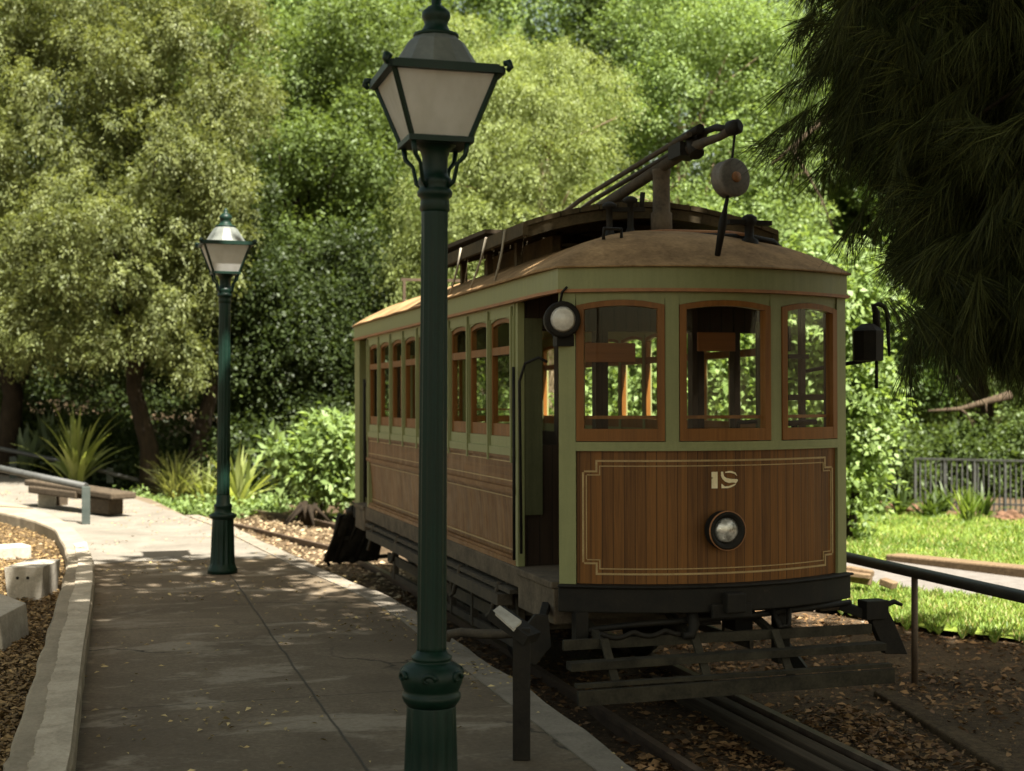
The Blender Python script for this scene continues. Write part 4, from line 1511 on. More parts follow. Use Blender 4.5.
mb.build('timber_support', M['timber_y'], bench, bevel=0.01)
# low barrier rail in front of the bench
gx, gy, _ = at(86, 524.5)
gr = empty('barrier_rail', (gx, gy, 0), 'low grey pipe barrier ending at a faded green post in front of the bench', 'railing')
O = Vector((gx, gy, 0))
mb = MB()
mb.box(-0.05, 0.05, -0.04, 0.04, 0, 0.47)
mb.build('post', M['postgreen'], gr, bevel=0.006)
mb = MB()
mb.tube([V(86, 486.5, 17.5), V(0, 468.5, 18.2), V(-120, 446, 19.2)], 0.045, 10)
mb.build('rail', M['fence'], gr)
# thinner rail on posts further back
fx, fy, _ = at(12, 478)
fr_ = empty('garden_rail', (fx, fy, 0), 'thin grey pipe rail on short posts in front of the strappy plant', 'railing')
O = Vector((fx, fy, 0))
mb = MB()
mb.tube([V(-150, 417, 27), V(0, 448.5, 26.4), V(70, 463, 26.0), V(141, 481, 25.6)], 0.04, 8)
mb.build('rail', M['fence'], fr_)
for px, dd in ((-60, 26.6), (13, 26.3), (110, 25.8)):
    mb = MB()
    q = V(px, 462 if px < 50 else 473, dd)
    mb.box(q.x - 0.06, q.x + 0.06, q.y - 0.05, q.y + 0.05, -0.05, max(0.2, q.z + 0.1))
    mb.build('post', M['postgreen'], fr_)

# concrete blocks in the bed
mb = MB()
p = at(24, 600, 0.01)
w = 0.13
bl = empty('concrete_block', (p[0], p[1], 0.0), 'pale concrete block with two dark holes standing in the leafy bed', 'block', rot=(0, 0, -TH + R(4)))
mb.add([(-w, 0, 0), (w, 0, 0), (w * 1.05, 0.5, 0), (-w * 0.85, 0.5, 0), (-w * 1.2, 0, 0.27), (w * 1.15, 0.0, 0.27), (w * 1.2, 0.52, 0.27), (-w * 0.8, 0.52, 0.27)],
       [(0, 1, 5, 4), (1, 2, 6, 5), (2, 3, 7, 6), (3, 0, 4, 7), (4, 5, 6, 7), (3, 2, 1, 0)])
mb.build('block', M['block'], bl, bevel=0.005)
mb = MB()
for x in (-0.05, 0.03):
    mb.lathe([(0.001, -0.004), (0.012, -0.004), (0.012, 0.006), (0.001, 0.006)], 10, (x, 0.0, 0.185), (0, -1, 0))
mb.build('bolt_hole', M['black'], bl)
mb = MB()
p = at(-22, 652, 0.01)
mb.add([(-0.5, 0, 0), (0.16, 0, 0), (0.12, 0.6, 0), (-0.5, 0.6, 0), (-0.5, 0, 0.22), (0.13, 0.02, 0.22), (0.10, 0.6, 0.22), (-0.5, 1.0, 0.33)],
       [(0, 1, 5, 4), (1, 2, 6, 5), (2, 3, 7, 6), (3, 0, 4, 7), (4, 5, 6, 7), (3, 2, 1, 0)])
tag(mb.build('concrete_plinth', M['block'], loc=p, bevel=0.006), 'pale concrete plinth cut by the left edge beside the holed block', 'plinth').rotation_euler = (0, 0, -TH)
mb = MB()
mb.beam(at(-90, 560, 0.05), at(27, 552, 0.05), 0.3, 0.16)
tag(mb.build('concrete_slab', M['block'], bevel=0.015), 'flat pale concrete slab lying behind the holed block', 'slab')

# picket fence far right
fa, fb = Vector(at(915, 508, -0.42)), Vector(at(1100, 515, -0.42))
fe = empty('picket_fence', fa, 'grey metal picket fence at the back of the lawn', 'fence')
dv = fb - fa
mb = MB()
npk = 34
for i in range(npk + 1):
    p = dv * (i / npk)
    mb.box(p.x - 0.011, p.x + 0.011, p.y - 0.011, p.y + 0.011, 0.0, 0.86)
mb.build('picket_panel', M['fence'], fe)
mb = MB()
mb.beam((0, 0, 0.87), dv + Vector((0, 0, 0.87)), 0.05, 0.035)
mb.beam((0, 0, 0.12), dv + Vector((0, 0, 0.12)), 0.03, 0.03)
mb.build('rail', M['fence'], fe)
for i in range(0, 7):
    p = dv * (i / 6)
    mb = MB()
    mb.box(p.x - 0.022, p.x + 0.022, p.y - 0.022, p.y + 0.022, -0.05, 0.855)
    mb.build('post', M['fence'], fe)


def rock(px, py, r, label, seed, sx=1.4):
    p = at(px, py, -0.44)
    bm = bmesh.new()
    bmesh.ops.create_icosphere(bm, subdivisions=3, radius=r)
    rr = np.random.default_rng(seed)
    ph = rr.random(6) * 6
    for v in bm.verts:
        n = v.co.normalized()
        k = 1 + 0.22 * sin(n.x * 4 + ph[0]) * cos(n.y * 5 + ph[1]) + 0.12 * sin(n.z * 9 + ph[2] + n.x * 7)
        v.co = Vector((v.co.x * sx * k, v.co.y * k, v.co.z * 0.8 * k + r * 0.3))
    me = bpy.data.meshes.new('rock')
    bm.to_mesh(me)
    bm.free()
    me.materials.append(M['rock'])
    o = bpy.data.objects.new('rock', me)
    o.location = p
    o.rotation_euler = (0, 0, -TH)
    col.objects.link(o)
    return tag(o, label, 'rock', 'brown rocks at the back of the lawn')


rock(881, 509, 0.13, 'low reddish brown rock under the ferns nearest the tram', 1, 1.8)
rock(911, 510, 0.10, 'small brown rock among the ferns left of the fence', 2)
rock(951, 517, 0.08, 'low brown rock just left of the tufted grass clump', 4, 2.0)
rock(1009, 523, 0.17, 'large brown rock in front of the picket fence', 3, 1.3)


# ------------------------------------------------------------------ vegetation
OLIVE = ((0.080, 0.102, 0.030), (0.215, 0.24, 0.095))
DEEP = ((0.038, 0.062, 0.016), (0.092, 0.132, 0.034))
MID = ((0.070, 0.105, 0.026), (0.145, 0.20, 0.058))
YELLOW = ((0.15, 0.195, 0.055), (0.285, 0.335, 0.13))
FRESH = ((0.12, 0.185, 0.05), (0.25, 0.335, 0.125))
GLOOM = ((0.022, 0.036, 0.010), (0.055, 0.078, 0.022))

feathery = dict(nsub=64, csize=0.18, n_spray=12500, K=14, L=0.24, droop=0.5, ll=0.062, lw=0.012, spread=0.13, tones=OLIVE, up=0.0, hang=0.1, gap=-2, shell=0.4, core=0.1, wild=0.45, flat=0.82)
broad = dict(nsub=38, csize=0.23, n_spray=7500, K=10, L=0.26, droop=0.2, ll=0.08, lw=0.022, spread=0.24, tones=MID, up=0.1, gap=-2, shell=0.45, core=0.12, wild=0.6, flat=0.78)
dense = dict(nsub=30, csize=0.28, n_spray=7500, K=10, L=0.26, droop=0.1, ll=0.075, lw=0.022, spread=0.25, tones=DEEP, up=0.1, gap=-2, shell=0.5, core=0.15, wild=0.7, flat=0.7)
weeping = dict(nsub=40, csize=0.2, n_spray=9500, K=18, L=0.48, droop=0.9, ll=0.055, lw=0.010, spread=0.07, tones=YELLOW, up=0.2, hang=0.15, gap=-2, shell=0.45, core=0.12, wild=0.5, flat=0.75)
fine = dict(nsub=44, csize=0.22, n_spray=9500, K=11, L=0.25, droop=0.25, ll=0.066, lw=0.018, spread=0.24, tones=FRESH, up=0.1, gap=-2, shell=0.45, core=0.14, wild=0.65, flat=0.75)
far = dict(nsub=24, csize=0.3, n_spray=6500, K=10, L=0.5, droop=0.2, ll=0.12, lw=0.036, spread=0.3, tones=MID, up=0.1, gap=-2, shell=0.55, core=0.2, wild=0.8, flat=0.65)

# big olive tree on the left and its neighbours
tree('olive_tree', 'big feathery olive green tree with forked dark trunk behind the strappy plants', 152, 25.5, -0.3, 0.19, 6.0,
     [(-1.6, -0.4, 6.6, 1.7, 1.5, 1.7), (0.5, -0.6, 5.9, 1.3, 1.3, 1.4), (-0.6, -1.3, 4.4, 1.4, 1.1, 1.2), (-2.3, -0.6, 4.3, 1.1, 1.1, 1.3),
      (1.0, -0.2, 7.9, 1.2, 1.3, 1.5), (-0.8, 0, 8.8, 1.9, 1.6, 1.2), (0.9, -0.7, 3.9, 0.8, 0.9, 1.0), (-1.5, -0.9, 3.0, 1.0, 0.9, 0.8), (-2.6, 0.2, 8.2, 1.2, 1.2, 1.4), (-2.3, -0.8, 2.7, 0.8, 0.7, 0.7), (0.4, -0.9, 2.9, 0.6, 0.7, 0.7), (-0.7, -1.2, 2.5, 0.6, 0.5, 0.5), (0.9, -0.9, 2.2, 0.35, 0.4, 0.5), (1.5, -0.9, 5.0, 0.6, 0.7, 0.8), (1.7, -0.5, 6.8, 0.7, 0.7, 0.7), (-0.4, -1.1, 7.6, 0.9, 0.8, 0.7), (-2.9, -0.9, 5.6, 0.8, 0.8, 0.9)],
     11, feathery, 'trees behind the platform', 8, kscale=1.7)
tree('dark_trunk_tree', 'dark trunked tree half hidden behind the olive tree at the left edge', 8, 28, -0.2, 0.26, 5.5,
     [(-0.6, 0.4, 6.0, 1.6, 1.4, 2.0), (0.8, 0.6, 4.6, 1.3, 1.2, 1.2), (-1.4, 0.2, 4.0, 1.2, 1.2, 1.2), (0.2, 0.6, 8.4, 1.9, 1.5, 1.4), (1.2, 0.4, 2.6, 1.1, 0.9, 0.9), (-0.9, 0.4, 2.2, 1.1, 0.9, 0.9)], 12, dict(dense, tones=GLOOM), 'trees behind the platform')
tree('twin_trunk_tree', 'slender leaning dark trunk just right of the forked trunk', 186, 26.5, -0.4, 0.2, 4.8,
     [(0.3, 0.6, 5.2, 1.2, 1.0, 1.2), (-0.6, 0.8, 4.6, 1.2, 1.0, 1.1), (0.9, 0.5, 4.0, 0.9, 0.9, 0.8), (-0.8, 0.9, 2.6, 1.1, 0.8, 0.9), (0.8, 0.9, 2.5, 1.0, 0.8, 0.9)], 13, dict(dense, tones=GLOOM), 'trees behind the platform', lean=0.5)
# leafy tree behind the far lamp
tree('leafy_tree', 'dense green leafy tree rising behind the far lamp post', 305, 30, -0.4, 0.24, 6.0,
     [(-0.3, -1.2, 6.6, 1.1, 0.9, 0.8), (0.4, 0, 5.0, 1.6, 1.4, 1.4), (1.2, -0.2, 6.8, 1.5, 1.3, 1.4), (-1.2, 0, 8.2, 1.6, 1.4, 1.3), (1.0, 0.3, 9.0, 1.9, 1.5, 1.3),
      (-1.1, -0.2, 5.2, 1.1, 1.2, 1.2), (1.7, -0.3, 4.4, 1.0, 1.2, 1.2)], 14, broad, 'trees behind the platform', 6, kscale=1.35)
tree('understory_tree', 'dark small leaved tree low behind the broad leaved shrub', 320, 27.5, -0.45, 0.15, 3.0,
     [(0.2, 0, 2.2, 1.3, 0.9, 1.2), (-1.2, 0.2, 1.8, 1.1, 0.8, 1.1), (1.4, 0.2, 2.6, 1.0, 0.8, 1.2), (-0.5, 0.2, 3.5, 1.3, 0.9, 0.9), (0.9, 0.3, 3.9, 1.1, 0.9, 0.9)],
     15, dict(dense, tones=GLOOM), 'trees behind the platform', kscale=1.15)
# yellow green weeping tree behind the roof
tree('weeping_tree', 'yellow green weeping tree with hanging strands behind the tram roof', 540, 27, -0.45, 0.26, 6.5,
     [(0.0, -0.2, 6.3, 1.5, 1.4, 1.3), (-1.5, 0, 5.4, 1.3, 1.2, 1.3), (1.0, 0.1, 5.0, 1.2, 1.2, 1.2), (-0.4, -0.4, 4.4, 1.5, 1.2, 1.0), (-1.2, 0.3, 7.6, 1.4, 1.2, 1.2),
      (-1.9, -0.1, 3.9, 0.9, 1.0, 1.0), (0.6, 0, 7.4, 1.0, 1.0, 0.9), (1.1, 0, 3.8, 1.1, 1.1, 0.9)], 16, weeping, 'trees behind the tram', 8, 'palebark', kscale=1.2)
# bright hedge-like trees right of it
bt = tree('bright_tree', 'tall bright fine leaved tree behind the trolley pole head', 690, 29, -0.45, 0.24, 6.5,
     [(-0.6, 0, 7.6, 1.5, 1.3, 1.3), (0.9, 0, 6.6, 1.5, 1.3, 1.3), (0.3, -0.3, 5.0, 1.6, 1.2, 1.2), (2.0, 0, 8.4, 1.6, 1.3, 1.3), (-1.3, 0.2, 5.6, 1.1, 1.0, 1.2),
      (1.8, -0.2, 4.9, 1.2, 1.1, 1.1), (0.2, 0.1, 9.2, 2.0, 1.5, 1.0), (0.6, 0, 3.3, 1.7, 1.2, 1.1)], 17, fine, 'trees behind the tram', 8, 'palebark', kscale=1.3)
tree('creeper_tree', 'bright green creeper clad bush rising right beside the tram corner', 846, 19.5, -0.44, 0.1, 3.4,
     [(0.0, 0, 0.6, 0.36, 0.5, 0.9), (-0.1, 0, 2.0, 0.55, 0.6, 0.8), (-0.2, 0.2, 3.1, 0.75, 0.7, 0.6), (0.2, 0, 1.3, 0.4, 0.5, 0.7), (-1.0, 0.4, 2.6, 0.7, 0.6, 0.9), (-1.8, 0.4, 2.0, 0.8, 0.6, 0.9), (-1.2, 0.4, 0.8, 0.9, 0.6, 1.0), (-2.6, 0.5, 1.2, 0.9, 0.6, 1.4)],
     18, dict(fine, ll=0.10, lw=0.032, n_spray=3000, L=0.3), 'trees behind the tram', kscale=1.2)
# right hand background
st_tree = tree('shade_tree', 'dark green tree with a bare crooked limb beyond the picket fence', 985, 30, -0.4, 0.24, 5.0,
     [(-1.0, 0, 3.6, 1.3, 1.2, 1.2), (0.8, 0, 4.4, 1.5, 1.3, 1.4), (-0.4, 0.2, 6.2, 1.9, 1.4, 1.5), (1.4, 0, 2.2, 1.2, 1.0, 1.0), (-1.6, 0.2, 2.0, 1.2, 1.0, 1.0), (0, 0.4, 8.6, 2.2, 1.6, 1.4)],
     19, dict(broad, tones=((0.045, 0.085, 0.018), (0.10, 0.155, 0.035))), 'trees beyond the lawn', kscale=1.3)
tree('glade_tree', 'light green loose tree between the tram corner and the picket fence', 885, 33, -0.4, 0.18, 5.0,
     [(-0.3, 0, 3.2, 1.3, 1.0, 1.3), (0.3, 0, 5.2, 1.6, 1.2, 1.4), (-1.2, 0.2, 7.0, 1.8, 1.4, 1.4), (0.4, 0.2, 1.6, 1.4, 0.9, 0.9)],
     20, dict(fine, ll=0.11, lw=0.036), 'trees beyond the lawn')
tree('edge_tree', 'shadowy tree standing at the right edge past the picket fence', 1085, 29, -0.4, 0.2, 5.0,
     [(-0.6, 0, 2.4, 1.3, 1.0, 1.3), (0.3, 0, 4.6, 1.6, 1.3, 1.4), (1.0, 0.2, 7.0, 1.8, 1.4, 1.4), (-0.5, 0, 6.4, 1.5, 1.2, 1.3)], 21, broad, 'trees beyond the lawn')
def dead_limb(root, pts, r):
    o = Vector(root.location)
    mb = MB()
    P = [Vector(at_d(*p)) - o for p in pts]
    mb.tube(P, [r * (1 - 0.75 * i / (len(P) - 1)) for i in range(len(P))], 8)
    for i in range(1, len(P) - 1):
        q = P[i] + Vector((random.uniform(-0.5, 0.5), random.uniform(-0.3, 0.3), random.uniform(-0.7, -0.1)))
        mb.tube([P[i], P[i].lerp(q, 0.5) + Vector((0, 0, 0.08)), q], [r * 0.35, r * 0.22, r * 0.1], 6)
    mb.build('dead_limb', M['limb'], root)


dead_limb(bt, [(862, 86, 26.6), (826, 118, 26.4), (798, 142, 26.2), (772, 164, 26.0)], 0.10)
dead_limb(bt, [(792, 150, 26.2), (806, 172, 26.1), (822, 200, 26.0), (835, 235, 26.0)], 0.035)
dead_limb(st_tree, [(1010, 395, 27.5), (985, 402, 27.4), (960, 409, 27.3), (928, 411, 27.2)], 0.09)
# second row, further back
back = [(-60, 36, 'far tree showing between the olive tree and the frame edge'), (120, 38, 'far tree glimpsed behind the olive tree crown'), (240, 40, 'far tall tree filling the gap left of the far lamp head'),
        (400, 38, 'far tall tree behind the near lamp lantern'), (310, 39, 'far tree above the leafy tree behind the far lamp'), (470, 43, 'far tall tree between the near lamp and the weeping tree'), (545, 42, 'far tree behind the weeping tree'), (620, 39, 'far tree between the weeping tree and the bright tree'),
        (740, 41, 'far tree behind the bright fine leaved tree'), (850, 40, 'far tree behind the creeper clad bush'), (960, 41, 'far tree behind the bare crooked limb'), (1080, 38, 'far tree at the right edge behind the pine')]
for i, (px, d, lb) in enumerate(back):
    rr = random.Random(40 + i)
    lm = [(rr.uniform(-1, 1), 0, z, rr.uniform(2.0, 2.8), 1.6, rr.uniform(1.4, 1.9)) for z in (1.8, 4.2, 6.4, 8.8, 11.0, 13.0)]
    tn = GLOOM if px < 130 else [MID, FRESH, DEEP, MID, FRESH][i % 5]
    top = 12 if px not in (400,) else 10
    tree('background_tree', lb, px, d, float(ground_z(*wd(px, d))), 0.25, 8.0, [l for l in lm if l[2] < top + 2.5], 60 + i, dict(far, tones=tn), 'background trees')
# the wood behind everything, one mass
rng = np.random.default_rng(99)
lm = []
for px in range(-250, 1300, 70):
    d = 50 + rng.random() * 7
    x, y = wd(px, d)
    for z in (2.5, 6.5, 10.0):
        lm.append(((x + rng.normal() * 0.8, y + rng.normal(), z + rng.normal() * 0.6), (2.8, 2.0, 2.4)))
v, q, t = crown(rng, lm, 16000, 9, 0.8, 0.2, 0.22, 0.07, 0.3, MID, gap=-0.9, shell=0.5, core=0.3, nsub=12, csize=0.4)
o = fast_mesh('far_wood', v, q, M['leaf'], t)
tag(o, 'green wood closing the view behind all the trees', 'wood', kind='stuff')


def branch(px, py, d, pts, r, name, label, cat='branch'):
    pass


# shrubs and undergrowth, each a plant of its own
def shrub(name, label, px, d, z0, lumps, seed, style, group='shrubs along the platform', kscale=1.0):
    return tree(name, label, px, d, z0, 0.045, max(0.3, lumps[0][2] - z0), lumps, seed, style, group, 5, 'bark', 'shrub', kscale, 0.08)


sh = dict(broad, nsub=9, csize=0.36, n_spray=420, K=8, L=0.26, ll=0.16, lw=0.034, spread=0.25, tones=FRESH, gap=-0.6, wild=0.9, flat=0.65)
shrub('broadleaf_shrub', 'bright broad leaved shrub beside the rear end of the tram', 318, 23.2, -0.46,
      [(0.15, 0, 0.75, 0.55, 0.5, 0.45), (-0.45, 0, 0.55, 0.35, 0.35, 0.35), (0.45, 0, 0.35, 0.4, 0.4, 0.5), (0.1, 0, 0.2, 0.5, 0.4, 0.4), (0.2, 0, 1.1, 0.3, 0.3, 0.25)], 31, sh)
low = dict(dense, nsub=8, csize=0.5, n_spray=1100, L=0.3, ll=0.085, lw=0.028)
UND = [(205, 27.5, 1.2, 1.0, 'dark undergrowth bush behind the forked trunk'), (265, 26.5, 1.0, 1.0, 'dark bush left of the broad leaved shrub'), (120, 28.5, 1.1, 1.1, 'green bush low behind the strappy plant'),
       (60, 30, 1.3, 1.3, 'bush behind the grey leaved plant'), (-10, 30, 1.3, 1.2, 'low bush by the dark trunk at the left edge'), (400, 27, 1.5, 1.3, 'bush hidden behind the rear of the tram'),
       (470, 28, 1.5, 1.4, 'bush seen through the tram side windows'), (560, 27, 1.5, 1.4, 'bush seen through the left end window'), (640, 27, 1.5, 1.4, 'bush seen through the middle end window'), (720, 27, 1.5, 1.4, 'bush seen through the right half of the tram end')]
for i, (px, d, r, h, lb) in enumerate(UND):
    z0 = float(ground_z(*wd(px, d)))
    shrub('undergrowth_bush', lb, px, d, z0, [(0, 0, z0 + h * 0.8, r, 0.7, h * 0.8), (-r * 0.6, 0.1, z0 + h * 0.5, r * 0.7, 0.6, h * 0.6), (r * 0.6, 0.1, z0 + h * 0.55, r * 0.7, 0.6, h * 0.6)], 200 + i,
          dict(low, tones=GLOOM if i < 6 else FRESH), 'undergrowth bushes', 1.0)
UR = [(872, 27, 0.8, 0.9, 'leafy bush at the lawn edge nearest the creeper'), (915, 27.5, 0.9, 1.0, 'leafy bush behind the ferns'), (960, 28, 0.9, 1.1, 'leafy bush behind the left end of the picket fence'), (1010, 28, 0.9, 1.0, 'leafy bush behind the right of the picket fence')]
for i, (px, d, r, h, lb) in enumerate(UR):
    shrub('lawn_edge_bush', lb, px, d, -0.42, [(0, 0, h * 0.4, r, 0.6, h * 0.7), (-r * 0.6, 0, h * 0.1, r * 0.7, 0.5, h * 0.5), (r * 0.6, 0, h * 0.15, r * 0.7, 0.5, h * 0.5)], 230 + i, dict(low, tones=DEEP), 'bushes at the lawn edge')


def strap_plant(name, label, px, d, z0, n, length, width, seed, tones, spread=1.0, droop=0.5, group='strappy plants', cat='plant'):
    """rosette of long arching blades"""
    rng = np.random.default_rng(seed)
    x, y = wd(px, d)
    root = empty(name, (x, y, z0), label, cat, group)
    S = 7
    parts_v, parts_q, parts_t = [], [], []
    for i in range(n):
        a = rng.random() * 2 * pi
        el = R(88) - spread * abs(rng.normal()) * 0.45
        L_ = length * (0.6 + 0.5 * rng.random())
        h = np.array([cos(a), sin(a), 0])
        sd = np.array([-sin(a), cos(a), 0])
        b0 = np.array([rng.normal() * 0.05, rng.normal() * 0.05, 0])
        tone = np.array(tones[0]) + (np.array(tones[1]) - np.array(tones[0])) * rng.random()
        vv = []
        tw = rng.normal() * 0.5
        for k in range(S):
            s = k / (S - 1)
            ang = el - droop * (0.4 + rng.random() * 0.0) * 2.2 * s ** 1.8 * (1.4 - el / R(90) * 0.7)
            if k == 0:
                p = b0.copy()
            else:
                p = p + (h * cos(ang) + np.array([0, 0, 1]) * sin(ang)) * (L_ / (S - 1))
            w = width * (0.55 + 0.9 * s * (1 - s) * 2) * (1 - s ** 3) + 0.002
            sdd = sd * cos(tw * s) + np.array([0, 0, 1]) * sin(tw * s) * 0.6
            vv += [p - sdd * w, p + sdd * w]
        o = len(parts_v) * S * 2
        parts_v.append(np.array(vv))
        for k in range(S - 1):
            parts_q.append([o + 2 * k, o + 2 * k + 1, o + 2 * k + 3, o + 2 * k + 2])
        parts_t.append(np.tile(tone * (0.8 + 0.4 * rng.random()), (S * 2, 1)))
    fast_mesh('blades', np.concatenate(parts_v), np.array(parts_q), M['leaf'], np.concatenate(parts_t), root, True)
    return root


LIME = ((0.16, 0.20, 0.05), (0.34, 0.38, 0.14))
strap_plant('flax_plant', 'large pale green strappy plant standing behind the bench', 76, 25.3, -0.06, 58, 1.45, 0.055, 1, LIME, 0.95, 0.7)
strap_plant('flax_plant', 'smaller strappy plant just right of the far lamp post', 238, 25.0, -0.46, 60, 1.25, 0.04, 2, LIME, 1.0, 0.6)
strap_plant('flax_plant', 'fine strappy plant just left of the far lamp post', 205, 25.5, -0.45, 50, 0.95, 0.026, 5, LIME, 1.0, 0.6)
strap_plant('weeping_grass', 'rounded clump of fine weeping grass by the forked trunk', 176, 25.3, -0.4, 240, 1.0, 0.010, 3, ((0.13, 0.15, 0.05), (0.25, 0.26, 0.11)), 1.1, 0.95)
for i, (px, d, lb) in enumerate(((48, 28.5, 'grey green fleshy leaved plant behind the strappy plant'), (25, 28, 'grey green fleshy plant at the left near the dark trunk'))):
    strap_plant('agave', lb, px, d, 0.25 * (1 - i), 30, 0.95, 0.075, 10 + i, ((0.11, 0.15, 0.09), (0.2, 0.25, 0.16)), 0.9, 0.1, 'grey fleshy plants')
for i, (px, d, lb) in enumerate(((875, 23.2, 'fern beside the reddish rock nearest the tram'), (900, 23.4, 'fern between the two smaller rocks'), (928, 23.0, 'fern in front of the left end of the picket fence'), (945, 23.4, 'pale fern against the picket fence'), (985, 23.0, 'fern left of the large brown rock'))):
    strap_plant('fern', lb, px, d, -0.42, 40, 0.6, 0.028, 20 + i, DEEP, 1.5, 0.8, 'ferns at the lawn edge')
strap_plant('grass_clump', 'tufted upright grass clump standing on the lawn', 968, 22.0, -0.42, 60, 0.62, 0.018, 30, ((0.10, 0.16, 0.03), (0.22, 0.28, 0.08)), 0.7, 0.35, None)
# low ground cover by the trunk
rng = np.random.default_rng(5)
lm = [((*wd(px, d), float(ground_z(*wd(px, d))) + 0.06), (0.5, 0.45, 0.12)) for px, d in ((150, 24.3), (172, 24.0), (195, 24.0), (215, 23.8), (130, 25.0), (255, 24.4), (275, 24.5))]
v, q, t = crown(rng, lm, 900, 7, 0.15, 0.0, 0.07, 0.025, 0.3, FRESH, gap=-0.9, shell=0.3, core=0.4)
tag(fast_mesh('ground_cover', v, q, M['leaf'], t), 'low green ground cover along the edge of the paving', 'ground cover', kind='stuff')
# dead stump of fronds by the shrub
mb = MB()
sx, sy = wd(308, 22.2)
for k in range(9):
    a = random.uniform(0, 2 * pi)
    mb.tube([(sx, sy, -0.5), (sx + cos(a) * 0.12, sy + sin(a) * 0.12, -0.25 + random.uniform(0, 0.12)), (sx + cos(a) * random.uniform(0.25, 0.45), sy + sin(a) * 0.35, -0.45)], [0.06, 0.05, 0.015], 6)
tag(mb.build('tree_stump', M['bark']), 'old brown split stump at the foot of the broad leaved shrub', 'stump')


# pine hanging into the top right corner
def pine():
    rng = np.random.default_rng(77)
    x0, y0 = wd(1560, 7.6)
    z0 = -0.46
    root = empty('pine_tree', (x0, y0, z0), 'dark long needled pine hanging over the right of the tram', 'tree')
    O = np.array([x0, y0, z0])
    mb = MB()
    mb.tube([(0, 0, -0.1), (0.02, 0, 2), (-0.05, 0.05, 4.5), (0.0, 0.0, 7.5), (0.1, 0, 9.5)], [0.28, 0.24, 0.2, 0.14, 0.04], 12)
    tips = []
    # boughs: pixel-like targets given once, then real 3-D boughs
    T = [(846, 40, 7.4), (858, 100, 7.6), (934, 160, 7.2), (939, 205, 7.3), (959, 208, 7.0), (979, 280, 6.8), (978, 270, 6.6), (1018, 290, 6.8), (898, 60, 7.6), (954, 140, 7.4), (940, 60, 7.0), (978, 180, 7.0), (1000, 100, 6.6), (998, 198, 7.2), (1048, 200, 6.9), (910, 10, 6.7), (878, -60, 7.2), (920, -120, 7.0), (980, -60, 7.5), (1060, 20, 7.2), (984, 188, 7.4), (1068, 270, 7.3), (848, -150, 7.6), (1000, -200, 7), (833, -20, 7.8), (840, 60, 8.2), (1010, 30, 7.2), (908, 120, 7.0), (979, 200, 6.8), (970, 120, 6.6), (1008, 180, 6.6), (950, 10, 6.9), (980, 60, 6.7), (925, 90, 7.1), (1038, 218, 7.0), (993, 280, 7.1), (1020, 120, 7.3), (898, 10, 7.1), (966, 180, 7.0), (968, 228, 6.9), (1008, 300, 6.9), (1038, 300, 7.1), (1008, 238, 6.7), (1040, 120, 6.8), (1018, 210, 6.9), (878, 110, 7.3), (905, 40, 6.9), (957, 305, 6.9)]
    for px, py, d in T:
        tip = np.array(at_d(px, py, d)) - O
        st = np.array([0, 0, max(2.6, tip[2] + 0.9 + rng.random() * 0.5)])
        m1 = st * 0.6 + tip * 0.4 + np.array([0, 0, 0.45])
        m2 = st * 0.25 + tip * 0.75 + np.array([0, 0, 0.28])
        mb.tube([st, m1, m2, tip], [0.055, 0.04, 0.024, 0.008], 7)
        for s in np.linspace(0.0, 1.0, 10):
            p = (m1 * (1 - s) + m2 * s) if s < 0.5 else (m2 * (1 - s) * 2 + tip * (2 * s - 1))
            tips.append((m1 * (1 - s) ** 2 + 2 * m2 * s * (1 - s) + tip * s * s, unit(tip - m1)))
    mb.build('trunk', M['bark'], root)
    P, D, NR, LN = [], [], [], []
    for p, dr in tips:
        for k in range(8):
            sh_dir = unit(dr * 0.5 + rng.normal(size=3) * 0.6 + np.array([0, 0, -0.45]))
            c = p + rng.normal(size=3) * np.array([0.14, 0.18, 0.13])
            n = 100
            s = rng.random((n, 1))
            base = c + sh_dir * 0.22 * s
            az = unit(rng.normal(size=(n, 3)))
            nd = unit(sh_dir * 0.9 + az * 0.62 + np.array([0, 0, -0.85]))
            P.append(base)
            D.append(nd)
            NR.append(unit(np.cross(nd, rng.normal(size=(n, 3)))))
            LN.append(0.20 + 0.14 * rng.random(n))
    P, D, NR, LN = np.concatenate(P), np.concatenate(D), np.concatenate(NR), np.concatenate(LN)
    tone = np.array((0.016, 0.020, 0.007)) + rng.random((len(P), 1)) ** 2 * np.array((0.075, 0.082, 0.024))
    v, q, t = leaves(P, D, NR, LN, 0.0022, tone)
    fast_mesh('needles', v, q, M['needle'], t, root)
    return root


pine()

# unseen tree added to cast the foreground shade; its boughs roof the platform and the tram front (its trunk stands right of the view, beside the camera)
def cam_tree(right, fwd):
    return 512 + F * right / fwd, fwd


